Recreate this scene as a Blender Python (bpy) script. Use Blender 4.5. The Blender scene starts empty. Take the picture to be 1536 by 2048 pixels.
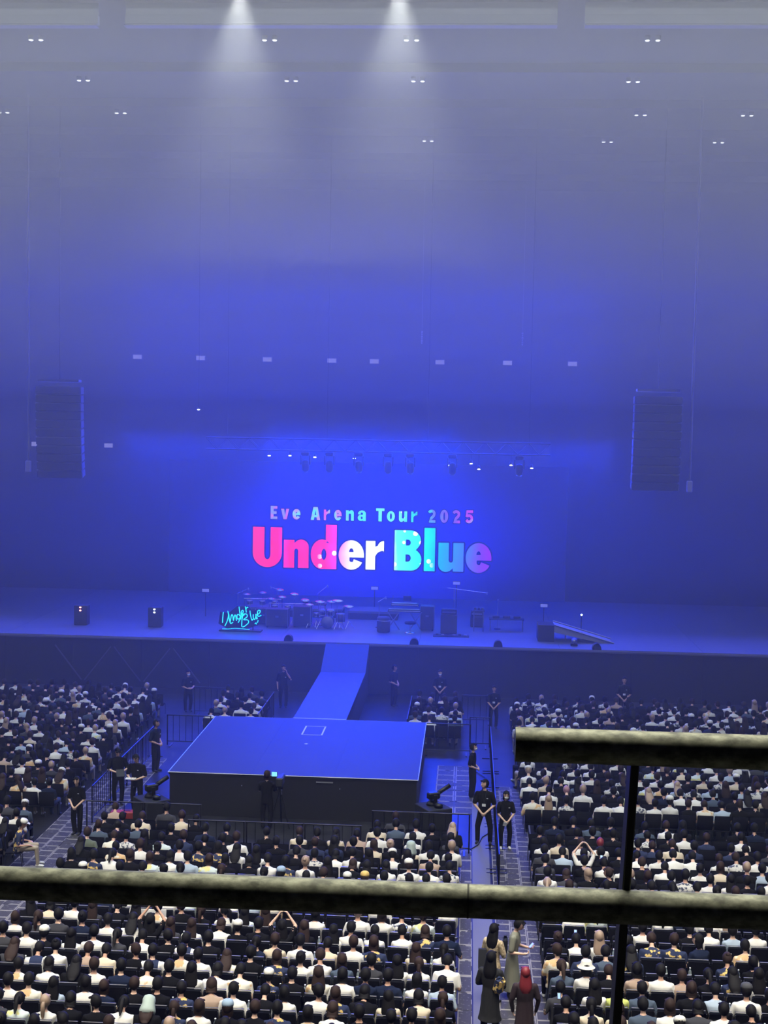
import bpy, bmesh, math, random
import numpy as np
from mathutils import Vector, Matrix, kdtree

# ------------------------------------------------------------------ camera, world, light, exposure
D = bpy.data
COL = bpy.context.scene.collection
SC = bpy.context.scene
H = 11.8
R_ = math.radians

cam_d = D.cameras.new('camera'); cam = D.objects.new('camera', cam_d); COL.objects.link(cam)
cam_d.sensor_fit = 'VERTICAL'; cam_d.sensor_height = 36.0; cam_d.lens = 36.0 * 2700 / 2048
cam_d.clip_start = 0.1; cam_d.clip_end = 400
cam.matrix_world = (Matrix.Translation((0, 0, H)) @ Matrix.Rotation(R_(3.54), 4, 'Z') @
                    Matrix.Rotation(R_(90 - 3.96), 4, 'X') @ Matrix.Rotation(R_(1.03), 4, 'Z'))
SC.camera = cam

world = D.worlds.new('hall_dark'); SC.world = world; world.use_nodes = True
world.node_tree.nodes['Background'].inputs[0].default_value = (0.0, 0.0, 0.0, 1)
world.node_tree.nodes['Background'].inputs[1].default_value = 0.0

SC.view_settings.view_transform = 'Standard'; SC.view_settings.look = 'None'
SC.view_settings.exposure = 0.0; SC.view_settings.gamma = 1.0
SC.view_settings.use_curve_mapping = False
cy = SC.cycles
cy.use_light_tree = False; cy.max_bounces = 4; cy.diffuse_bounces = 2; cy.glossy_bounces = 2; cy.transmission_bounces = 3
cy.transparent_max_bounces = 6; cy.volume_bounces = 0
cy.sample_clamp_indirect = 4.0; cy.use_denoising = True; cy.caustics_reflective = False; cy.caustics_refractive = False

def area(name, loc, size, power, col, aim=(0, 0, -1), spread=180):
    l = D.lights.new(name, 'AREA'); l.shape = 'RECTANGLE'; l.size, l.size_y = size
    l.energy = power; l.color = col; l.spread = R_(spread)
    o = D.objects.new(name, l); COL.objects.link(o); o.location = loc
    o.rotation_euler = Vector(aim).to_track_quat('-Z', 'Y').to_euler(); return o
def spot(name, loc, aim, power, col, angle=50, blend=0.8, radius=0.1):
    l = D.lights.new(name, 'SPOT'); l.energy = power; l.color = col
    l.spot_size = R_(angle); l.spot_blend = blend; l.shadow_soft_size = radius
    o = D.objects.new(name, l); COL.objects.link(o); o.location = loc
    o.rotation_euler = (Vector(aim) - Vector(loc)).to_track_quat('-Z', 'Y').to_euler(); return o

CX = -4.95                                   # centre line of stage and hall
# house lights of the hall ceiling (soft, over the audience), then an added rail light
area('house_light', (CX, 33, 25.8), (62, 40), 9600, (0.84, 0.955, 1.0), (0, 0, -1), 130)
area('house_light_warm', (CX, 21, 25.0), (42, 22), 6800, (1.0, 0.92, 0.78), (0, 0.34, -1), 62)
area('rail_fill_light', (0.3, 4.2, 15.5), (2.4, 1.0), 150, (1.0, 0.98, 0.80), (0, -0.45, -1), 120)  # added lamp in open air, brightens the top of the rail
# two white beams from the ceiling rig
spot('beam_light', (-7.31, 42, 24.9), (-7.6, 43, 0), 5000, (0.95, 1.0, 0.98), 64, 1.0, 0.15)
spot('beam_light.001', (-2.40, 42, 24.9), (-2.6, 43, 0), 5000, (0.95, 1.0, 0.98), 64, 1.0, 0.15)
# blue washes of the stage, then two added lights for the haze
area('stage_wash', (CX, 66.0, 10.6), (24, 3), 6000, (0.0, 0.035, 1.0), (0, -0.35, -1))
area('front_wash', (CX, 63.2, 11.2), (9, 1.5), 1500, (0.0, 0.035, 1.0), (0, -1.45, -1), 62)
area('haze_fill_centre', (CX, 62.5, 14.6), (22, 7), 2900, (0.0, 0.03, 1.0), (0, -1, 0.35))  # unseen sheet light added to turn the haze above the stage bluer
area('haze_fill_wide', (CX, 62.8, 12.0), (58, 15), 12000, (0.055, 0.08, 1.0), (0, -1, 0.05))  # unseen sheet light added to tint the haze and hide the screen edges

# ------------------------------------------------------------------ helpers
random.seed(7)
def srgb(r, g, b):
    f = lambda c: ((c / 255 + 0.055) / 1.055) ** 2.4 if c > 10 else c / 255 / 12.92
    return (f(r), f(g), f(b))
MATS = {}
def mat(name, col=(.5, .5, .5), rough=.7, metal=0.0, em=None, noise=None, spec=None, bump=0.0, bscale=30):
    """noise = (scale, colour2, low, high): patches of a second colour."""
    if name in MATS: return MATS[name]
    m = D.materials.new(name); m.use_nodes = True; nt = m.node_tree; p = nt.nodes['Principled BSDF']
    p.inputs['Base Color'].default_value = (*col, 1); p.inputs['Roughness'].default_value = rough
    p.inputs['Metallic'].default_value = metal
    if spec is not None: p.inputs['Specular IOR Level'].default_value = spec
    if em:
        p.inputs['Emission Color'].default_value = (*em[0], 1); p.inputs['Emission Strength'].default_value = em[1]
    if noise or bump:
        tc = nt.nodes.new('ShaderNodeTexCoord')
    if noise:
        n = nt.nodes.new('ShaderNodeTexNoise'); n.inputs['Scale'].default_value = noise[0]; n.inputs['Detail'].default_value = 4
        nt.links.new(tc.outputs['Object'], n.inputs['Vector'])
        cr = nt.nodes.new('ShaderNodeValToRGB'); nt.links.new(n.outputs['Fac'], cr.inputs['Fac'])
        cr.color_ramp.elements[0].position = noise[2]; cr.color_ramp.elements[0].color = (*col, 1)
        cr.color_ramp.elements[1].position = noise[3]; cr.color_ramp.elements[1].color = (*noise[1], 1)
        nt.links.new(cr.outputs['Color'], p.inputs['Base Color'])
    if bump:
        b = nt.nodes.new('ShaderNodeBump'); b.inputs['Strength'].default_value = bump
        n2 = nt.nodes.new('ShaderNodeTexNoise'); n2.inputs['Scale'].default_value = bscale
        nt.links.new(tc.outputs['Object'], n2.inputs['Vector'])
        nt.links.new(n2.outputs['Fac'], b.inputs['Height']); nt.links.new(b.outputs['Normal'], p.inputs['Normal'])
    MATS[name] = m; return m

def tag(o, label=None, cat=None, group=None, kind=None):
    if label: o['label'] = label
    if cat: o['category'] = cat
    if group: o['group'] = group
    if kind: o['kind'] = kind
    return o
def link(name, me, parent=None, loc=None, rz=0):
    o = D.objects.new(name, me); COL.objects.link(o)
    if parent is not None: o.parent = parent
    if loc is not None: o.location = loc
    if rz: o.rotation_euler = (0, 0, rz)
    return o
def empty(name, loc, rz, label, cat, group=None):
    o = link(name, None, None, loc, rz); o.empty_display_size = .2
    return tag(o, label, cat, group)
def copy_tree(o, parent=None):
    c = o.copy(); COL.objects.link(c); c.parent = parent
    for ch in o.children: copy_tree(ch, c)
    return c

class MB:
    """collects shapes into one mesh"""
    def __init__(s): s.v = []; s.f = []; s.m = []; s.sm = []
    def add(s, vs, fs, mi=0, smooth=False):
        b = len(s.v); s.v += [tuple(v) for v in vs]
        s.f += [tuple(i + b for i in f) for f in fs]; s.m += [mi] * len(fs); s.sm += [smooth] * len(fs); return s
    def box(s, c, d, rot=None, mi=0, bev=0.0):
        x, y, z = [k / 2 for k in d]
        if bev:
            b = min(bev, x * .9, y * .9, z * .9); vs = []; 
            for zz, k in ((-z, b), (-z + b, 0), (z - b, 0), (z, b)):
                X, Y = x - k, y - k
                vs += [(-X + b, -Y, zz), (X - b, -Y, zz), (X, -Y + b, zz), (X, Y - b, zz), (X - b, Y, zz), (-X + b, Y, zz), (-X, Y - b, zz), (-X, -Y + b, zz)]
            fs = [tuple(range(7, -1, -1)), tuple(range(24, 32))]
            for r in range(3):
                for i in range(8):
                    j = (i + 1) % 8; fs.append((r * 8 + i, r * 8 + j, r * 8 + 8 + j, r * 8 + 8 + i))
        else:
            vs = [(-x, -y, -z), (x, -y, -z), (x, y, -z), (-x, y, -z), (-x, -y, z), (x, -y, z), (x, y, z), (-x, y, z)]
            fs = [(3, 2, 1, 0), (4, 5, 6, 7), (0, 1, 5, 4), (1, 2, 6, 5), (2, 3, 7, 6), (3, 0, 4, 7)]
        M = rot if rot is not None else Matrix.Identity(3)
        return s.add([Vector(c) + M @ Vector(v) for v in vs], fs, mi)
    def tube(s, p0, p1, r0, r1=None, n=8, mi=0, caps=True, smooth=True):
        r1 = r0 if r1 is None else r1
        p0, p1 = Vector(p0), Vector(p1); d = (p1 - p0).normalized()
        u = d.orthogonal().normalized(); w = d.cross(u)
        vs = []
        for p, r in ((p0, r0), (p1, r1)):
            for i in range(n):
                a = 2 * math.pi * i / n; vs.append(p + r * (math.cos(a) * u + math.sin(a) * w))
        fs = [(i, (i + 1) % n, n + (i + 1) % n, n + i) for i in range(n)]
        s.add(vs, fs, mi, smooth)
        if caps: s.add(vs[:n][::-1] , [tuple(range(n))], mi); s.add(vs[n:], [tuple(range(n))], mi)
        return s
    def path(s, pts, r, n=6, mi=0):
        for a, b in zip(pts[:-1], pts[1:]): s.tube(a, b, r, n=n, mi=mi)
        return s
    def lathe(s, prof, c=(0, 0, 0), n=16, rot=None, mi=0, smooth=True, sx=1, sy=1):
        """prof = [(r, z)...] bottom to top"""
        vs = []; M = rot if rot is not None else Matrix.Identity(3)
        for r, z in prof:
            for i in range(n):
                a = 2 * math.pi * i / n; vs.append(Vector(c) + M @ Vector((r * sx * math.cos(a), r * sy * math.sin(a), z)))
        fs = []
        for k in range(len(prof) - 1):
            for i in range(n):
                j = (i + 1) % n; fs.append((k * n + i, k * n + j, (k + 1) * n + j, (k + 1) * n + i))
        fs.append(tuple(range(n - 1, -1, -1))); fs.append(tuple((len(prof) - 1) * n + i for i in range(n)))
        return s.add(vs, fs, mi, smooth)
    def ball(s, c, r, n=10, m=7, rot=None, mi=0):
        rx, ry, rz = r if isinstance(r, (tuple, list)) else (r, r, r)
        prof = [(math.cos(-math.pi / 2 + math.pi * k / m) * 1, math.sin(-math.pi / 2 + math.pi * k / m)) for k in range(m + 1)]
        prof[0] = (0.02, -1); prof[-1] = (0.02, 1)
        vs = []; M = rot if rot is not None else Matrix.Identity(3)
        for q, z in prof:
            for i in range(n):
                a = 2 * math.pi * i / n; vs.append(Vector(c) + M @ Vector((rx * q * math.cos(a), ry * q * math.sin(a), rz * z)))
        fs = []
        for k in range(m):
            for i in range(n):
                j = (i + 1) % n; fs.append((k * n + i, k * n + j, (k + 1) * n + j, (k + 1) * n + i))
        fs.append(tuple(range(n - 1, -1, -1))); fs.append(tuple(m * n + i for i in range(n)))
        return s.add(vs, fs, mi, True)
    def prism(s, poly, z0, z1, mi=0, axis='Z'):
        n = len(poly); vs = [(x, y, z0) for x, y in poly] + [(x, y, z1) for x, y in poly]
        if axis == 'X': vs = [(z, x, y) for x, y, z in vs]
        if axis == 'Y': vs = [(x, z, y) for x, y, z in vs]
        fs = [tuple(range(n - 1, -1, -1)), tuple(range(n, 2 * n))] + [(i, (i + 1) % n, n + (i + 1) % n, n + i) for i in range(n)]
        return s.add(vs, fs, mi)
    def mesh(s, name, mats):
        me = D.meshes.new(name); me.from_pydata(s.v, [], s.f)
        for m in (mats if isinstance(mats, (list, tuple)) else [mats]): me.materials.append(m)
        me.polygons.foreach_set('material_index', s.m); me.polygons.foreach_set('use_smooth', s.sm)
        me.update(); return me
    def build(s, name, mats, parent=None, loc=None, rz=0): return link(name, s.mesh(name, mats), parent, loc, rz)

def rot(x=0, y=0, z=0): return (Matrix.Rotation(R_(z), 3, 'Z') @ Matrix.Rotation(R_(y), 3, 'Y') @ Matrix.Rotation(R_(x), 3, 'X'))

# ------------------------------------------------------------------ materials
M_BLACK = mat('black_metal', (.012, .012, .014), .45, .2)
M_FABRIC = mat('black_cloth', (.010, .011, .016), .9)
M_DRAPE = mat('drape_cloth', (.02, .02, .028), .95)
M_STEEL = mat('steel', (.35, .35, .38), .35, .9)
M_CHROME = mat('chrome', (.75, .75, .78), .18, 1.0)
M_WHITE = mat('white_plastic', (.75, .75, .75), .5)
M_PAPER = mat('paper', (.82, .82, .80), .8)
M_DARKBOX = mat('painted_box', (.03, .03, .035), .6)

# ------------------------------------------------------------------ haze (theatrical smoke, thicker towards the ceiling and the stage)
def haze(name, a, b, dens, label):
    m = D.materials.new(name); m.use_nodes = True; nt = m.node_tree; nt.nodes.clear()
    out = nt.nodes.new('ShaderNodeOutputMaterial'); v = nt.nodes.new('ShaderNodeVolumeScatter')
    v.inputs['Color'].default_value = (1, 1, 1, 1); v.inputs['Density'].default_value = dens; v.inputs['Anisotropy'].default_value = 0.2
    nt.links.new(v.outputs[0], out.inputs['Volume'])
    c = [(p + q) / 2 for p, q in zip(a, b)]
    o = MB().box(c, [q - p for p, q in zip(a, b)]).build(name, m)
    return tag(o, label, 'haze', 'haze layers', 'stuff')
ZL = [0.02, 10.5, 12.6, 14.4, 16.6, 19.2, 22.2, 25.95]
for i, dn in enumerate([.0014, .0023, .0043, .0066, .0105, .0165, .026]):
    haze('haze', (-36.9, 14, ZL[i] + .002), (26.9, 84.7, ZL[i + 1]), dn, 'thin theatrical haze filling the hall, %s layer from the floor' % ('lowest', 'second', 'third', 'fourth', 'fifth', 'sixth', 'topmost')[i])
for i, (y0, xw, zt, dn) in enumerate([(37, 31.4, 20.5, .0036), (46, 26, 19, .0030), (53, 20, 17.5, .0032)]):
    haze('haze', (CX - xw, y0, .03 + i * .004), (CX + xw, 84.6 - i * .1, zt), dn, 'thicker haze around the stage, %s of three clouds' % ('largest', 'middle', 'smallest')[i])

# ------------------------------------------------------------------ the hall shell
def struct(name, mb, m, parent=None):
    o = mb.build(name, m, parent)
    if parent is None: o['kind'] = 'structure'
    return o
def bxx(a, b): return MB().box([(p + q) / 2 for p, q in zip(a, b)], [q - p for p, q in zip(a, b)])

m_floor = mat('floor_vinyl', (.020, .020, .024), .40, noise=(1.3, (.036, .035, .040), .35, .7), spec=.10)
m_conc = mat('hall_wall', (.03, .03, .036), .9, noise=(.5, (.045, .045, .05), .3, .7))
m_ceil = mat('ceiling_paint', (.035, .038, .045), .95)
floor = struct('floor', bxx((-37, -6, -.2), (27, 85, 0)), m_floor)
struct('wall_back', bxx((-37, 85, 0), (27, 85.3, 26)), m_conc)
struct('wall_left', bxx((-37.3, -6, 0), (-37, 85.3, 26)), m_conc)
struct('wall_right', bxx((27, -6, 0), (27.3, 85.3, 26)), m_conc)
struct('wall_rear', bxx((-37.3, -6.3, 0), (27.3, -6, 26)), m_conc)
ceiling = struct('ceiling', bxx((-37.3, -6.3, 26), (27.3, 85.3, 26.3)), m_ceil)
for x0, x1 in ((-36.5, -13.15), (-12.19, 2.68), (3.61, 26.5)):                 # pale catwalk fascia under the ceiling, in lengths
    mb = MB(); mb.box(((x0 + x1) / 2, 47.2, 25.42), (x1 - x0, .25, .30)); mb.box(((x0 + x1) / 2, 47.1, 25.18), (x1 - x0, .4, .04)); mb.box(((x0 + x1) / 2, 47.2, 25.8), (x1 - x0, .06, .4))
    mb.build('ceiling_girder', mat('girder_paint', (.30, .31, .33), .7), ceiling)
for y in (55.2, 61.3, 67.4, 73.5, 79.6):
    MB().box((CX, y, 25.82), (62, .35, .36)).build('ceiling_beam', mat('beam_paint', (.05, .05, .06), .8), ceiling)

# floor panels of the aisles: scuffed boards with pale worn edges
m_pan = D.materials.new('scuffed_board'); m_pan.use_nodes = True
nt = m_pan.node_tree; p = nt.nodes['Principled BSDF']; p.inputs['Roughness'].default_value = .6; p.inputs['Specular IOR Level'].default_value = .12
tc = nt.nodes.new('ShaderNodeTexCoord'); oi = nt.nodes.new('ShaderNodeObjectInfo')
sep = nt.nodes.new('ShaderNodeSeparateXYZ'); nt.links.new(tc.outputs['Generated'], sep.inputs[0])
def math_(op, a, b=None):
    n = nt.nodes.new('ShaderNodeMath'); n.operation = op
    for i, v in enumerate((a, b)):
        if v is None: continue
        if isinstance(v, (int, float)): n.inputs[i].default_value = v
        else: nt.links.new(v, n.inputs[i])
    return n.outputs[0]
ex = math_('ABSOLUTE', math_('SUBTRACT', sep.outputs[0], .5)); ey = math_('ABSOLUTE', math_('SUBTRACT', sep.outputs[1], .5))
edge = math_('MAXIMUM', ex, ey); edge = math_('GREATER_THAN', edge, .435)
geo = nt.nodes.new('ShaderNodeNewGeometry')
no = nt.nodes.new('ShaderNodeTexNoise'); no.inputs['Scale'].default_value = 1.9; no.inputs['Detail'].default_value = 3
nt.links.new(geo.outputs['Position'], no.inputs['Vector'])
no2 = nt.nodes.new('ShaderNodeTexNoise'); no2.inputs['Scale'].default_value = 14; nt.links.new(geo.outputs['Position'], no2.inputs['Vector'])
wear = math_('GREATER_THAN', no.outputs['Fac'], .43); wear = math_('MULTIPLY', math_('MULTIPLY', edge, wear), .75)
scuff = math_('MULTIPLY', math_('GREATER_THAN', no2.outputs['Fac'], .64), .28)
fac = math_('MAXIMUM', wear, scuff)
mx = nt.nodes.new('ShaderNodeMix'); mx.data_type = 'RGBA'
mx.inputs[6].default_value = (.055, .052, .054, 1); mx.inputs[7].default_value = (.33, .31, .29, 1)
nt.links.new(fac, mx.inputs[0]); nt.links.new(mx.outputs[2], p.inputs['Base Color'])
pan = {}
def panel(x, y, w, l, tilt=0):
    k = (round(w, 2), round(l, 2))
    if k not in pan: pan[k] = MB().box((0, 0, .006), (w - .012, l - .012, .012), bev=.003).mesh('floor_panel', m_pan)
    o = link('floor_panel', pan[k], floor, (x, y, 0)); return o
npan = 0
for side, xs in (('R', (1.04, 1.40, 1.76)), ('L', (-11.50, -11.10, -10.70, -10.30))):
    w = xs[1] - xs[0]
    for i in range(52):
        y = 23.3 + i * .42
        if side == 'L' and not (29 < y < 45): continue
        if side == 'R' and y > 43: continue
        for j, x in enumerate(xs):
            panel(x, y + (.21 if j % 2 else 0), w, .42); npan += 1
for i in range(9):                                                         # worn boards between the centre stage and the cable mat, and behind it
    for j in range(2): panel(-.62 + j * .62 + .1, 40.2 + i * .62, .60, .60)
for i in range(16):                                                       # boards at the edge of the seats beside the cable mat
    panel(.17, 23.4 + i * .84, .30, .84)
struct('trim_1', bxx((.34, 23, .0), (.80, 42, .014)), mat('cable_mat', (.13, .13, .15), .55, spec=.2))
struct('trim_2', bxx((1.985, 23, 0), (2.02, 42, .012)), mat('floor_tape', (.32, .31, .28), .6))

# pairs of small downlights in the ceiling
m_dl = mat('downlight_glass', (.8, .8, .8), .4, em=((.95, 1.0, .95), 2.6))
ceil_pos = [(-16.67, 51.2), (-7.77, 51.2), (-2.46, 51.2), (6.41, 51.2), (-16.61, 57.3), (-7.76, 57.3), (-2.45, 57.3), (6.43, 57.3),
            (-22.2, 63.4), (-16.6, 63.4), (7.5, 63.4), (12.3, 63.4), (-2.4, 69.4), (12.1, 69.4), (6.6, 69.4)]
rown = {51.2: 'nearest row', 57.3: 'second row', 63.4: 'third row', 69.4: 'farthest row'}
coln = {-22: 'far left', -17: 'left', -8: 'left of centre', -2: 'right of centre', 6: 'right', 7: 'right', 8: 'right', 12: 'far right'}
for x, y in ceil_pos:
    e = empty('ceiling_downlight', (x, y, 26), 0, 'pair of tiny white ceiling downlights, %s, %s of the ceiling' % (rown[y], coln[round(x)]), 'ceiling light', 'ceiling downlights')
    for s in (-.19, .19):
        q = MB().lathe([(.11, -.16), (.11, 0)], (s, 0, 0), 12).build('housing', mat('downlight_housing', (.2, .2, .2), .6), e)
        MB().lathe([(.075, -.185), (.09, -.155)], (s, 0, 0), 12).build('bulb', m_dl, q)

# pale lit boxes on the far walls
m_lb = mat('light_box_face', (.7, .7, .75), .5, em=((.62, .60, .95), .40))
boxes = [(-21.08, 85, 15.42, 'first from the left in the high row'), (-17.04, 85, 15.41, 'second from the left in the high row'), (-12.79, 85, 15.38, 'third from the left in the high row'),
         (-8.71, 85, 15.37, 'fourth from the left in the high row'), (-6.03, 85, 15.36, 'fifth from the left in the high row'), (-1.92, 85, 15.38, 'sixth from the left in the high row'),
         (2.29, 85, 15.39, 'seventh from the left in the high row'), (6.32, 85, 15.4, 'rightmost in the high row'),
         (-27.64, 85, 9.77, 'outer one of the low pair beside the stage'), (-22.92, 85, 9.77, 'inner one of the low pair beside the stage')]
for x, y, z, w in boxes:
    e = empty('wall_light', (x, y, z), 0, 'pale lit box on far wall, ' + w, 'wall light', 'pale lit boxes on the far wall')
    MB().box((0, -.06, 0), (.60, .12, .32), bev=.02).build('housing', mat('lb_housing', (.3, .3, .33), .6), e)
    MB().box((0, -.13, 0), (.54, .03, .25)).build('diffuser', m_lb, e)
for x, z in ((-2.9, 16.6), (3.0, 16.6)):
    mb = MB(); 
    for k in range(6): mb.box((0, 0, -.33 + k * .13), (.07 + .03 * (k % 2), .07, .10))
    mb.tube((0, 0, .3), (0, 0, 9.35), .006, n=5)
    tag(mb.build('chain_hoist', mat('hoist_steel', (.55, .55, .6), .4, em=None), None, (x, 80, z)), 'short pale hoist chain hanging high %s of the stage' % ('left' if x < 0 else 'right'), 'chain')

# ------------------------------------------------------------------ main stage, runway, centre stage
m_deck = mat('deck_vinyl', (.12, .13, .17), .5, noise=(2.0, (.14, .15, .19), .3, .7), spec=.6)
m_deck2 = mat('deck_vinyl_dark', (.034, .037, .048), .62, noise=(1.1, (.038, .042, .054), .3, .7), spec=.20)
m_skirt = mat('stage_skirt', (.012, .012, .018), .9)
m_edge = mat('edge_trim', (.5, .5, .55), .35, .6)
st = empty('main_stage', (CX, 57, 0), 0, 'long raised main stage with blue lit deck and dark skirt', 'stage')
for i, x in enumerate([-21 + 6 * k for k in range(7)]):
    MB().box((x + 3, 7.6, 2.14), (5.99, 15.2, .12)).build('deck_panel', m_deck, st)
for i in range(14):
    MB().box((-21 + 3 * i + 1.5, .12, 1.03), (2.985, .06, 2.06)).build('skirt_panel', m_skirt, st)
MB().box((0, .02, 2.165), (42, .05, .07)).build('edge_strip', m_edge, st)
MB().box((0, 8, 1.0), (41.6, 14.4, 2.0)).build('understructure', m_skirt, st)
for k in range(5):
    x0 = -12.2 + k * 1.3
    MB().box((x0, .07, 1.0), (.05, .04, 1.9), rot(0, 38 if k % 2 else -38, 0)).build('brace', mat('scaffold', (.10, .10, .12), .5, .5), st)

rw = empty('runway', (-4.98, 46.3, 0), 0, 'narrow bright blue runway joining main stage and centre stage', 'runway')
MB().prism([(0, 1.22), (8.7, 1.22), (10.75, 2.13), (10.75, 2.2), (8.7, 1.30), (0, 1.30)], -.93, .93, 0, 'X').build('deck', mat('runway_vinyl', (.045, .047, .065), .6, spec=.25), rw)
for s in (-1, 1):
    MB().prism([(0, 0), (10.7, 0), (10.7, 2.10), (8.7, 1.22), (0, 1.22)], s * .90 - .02, s * .90 + .02, 0, 'X').build('side_skirt', m_skirt, rw)
MB().box((0, -.0, 1.305), (1.86, .05, .012)).build('edge_strip', m_edge, rw)

bs = empty('centre_stage', (CX, 42.5, 0), 0, 'square black centre stage with blue top in the audience', 'stage')
for i in range(3):
    for j in range(3):
        MB().box((-2.45 + 2.45 * i, -2.5 + 2.5 * j, 1.26), (2.448, 2.498, .08)).build('deck_panel', m_deck2, bs)
MB().box((0, 0, .61), (7.30, 7.46, 1.22)).build('skirt', m_skirt, bs)
for a, b in (((-3.69, -3.76), (3.69, -3.76)), ((3.69, -3.76), (3.69, 3.76)), ((3.69, 3.76), (-3.69, 3.76)), ((-3.69, 3.76), (-3.69, -3.76))):
    MB().tube((a[0], a[1], 1.285), (b[0], b[1], 1.285), .018, n=6).build('edge_strip', m_edge, bs)
mt = mat('floor_mark_tape', (.55, .55, .62), .6)
for c, d in (((-.36, 2.0, 1.304), (.05, 1.3, .006)), ((.30, 2.0, 1.304), (.05, 1.3, .006)), ((-.03, 1.37, 1.304), (.7, .04, .006)), ((-.03, 2.63, 1.304), (.7, .03, .006)), ((-.06, .13, 1.304), (.12, .05, .006)), ((-.06, .13, 1.304), (.05, .11, .0065))):
    MB().box(c, d).build('floor_mark', mt, bs)
MB().box((.95, -3.75, 1.13), (.5, .03, .035)).build('handle_slot', mat('slot_grey', (.25, .25, .27), .5), bs)
for x in (-3.5, -.6): MB().box((x + 2.0, -3.745, .95), (.03, .02, .03)).build('screw', M_STEEL, bs)

# ------------------------------------------------------------------ LED screen with its lettering
SY = 66.0
scr = empty('led_screen', (CX, SY, 3.0), 0, 'wide blue video screen behind the stage showing the tour title', 'screen')
m_led = D.materials.new('led_face'); m_led.use_nodes = True; nt = m_led.node_tree; nt.nodes.clear()
out = nt.nodes.new('ShaderNodeOutputMaterial'); emn = nt.nodes.new('ShaderNodeEmission'); tc = nt.nodes.new('ShaderNodeTexCoord')
mp = nt.nodes.new('ShaderNodeMapping'); mp.inputs['Location'].default_value = (0, 0, -.57); mp.inputs['Scale'].default_value = (.098, 0, .20)
gr = nt.nodes.new('ShaderNodeTexGradient'); gr.gradient_type = 'SPHERICAL'
cr = nt.nodes.new('ShaderNodeValToRGB'); cr.color_ramp.interpolation = 'EASE'
cr.color_ramp.elements[0].position = 0.0; cr.color_ramp.elements[0].color = (.002, .004, .10, 1)  # dimmer rim: the haze dissolving the screen edges is put into the colour
cr.color_ramp.elements[1].position = .75; cr.color_ramp.elements[1].color = (.003, .008, .80, 1)
nt.links.new(tc.outputs['Object'], mp.inputs['Vector']); nt.links.new(mp.outputs[0], gr.inputs[0]); nt.links.new(gr.outputs[1], cr.inputs[0])
nt.links.new(cr.outputs[0], emn.inputs[0]); emn.inputs[1].default_value = 1.0; nt.links.new(emn.outputs[0], out.inputs[0])
MB().box((0, .0, 3.3), (19.6, .08, 6.6)).build('display_panel', m_led, scr)
MB().box((0, .12, 3.3), (19.4, .14, 6.5)).build('frame', M_BLACK, scr)

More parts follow.
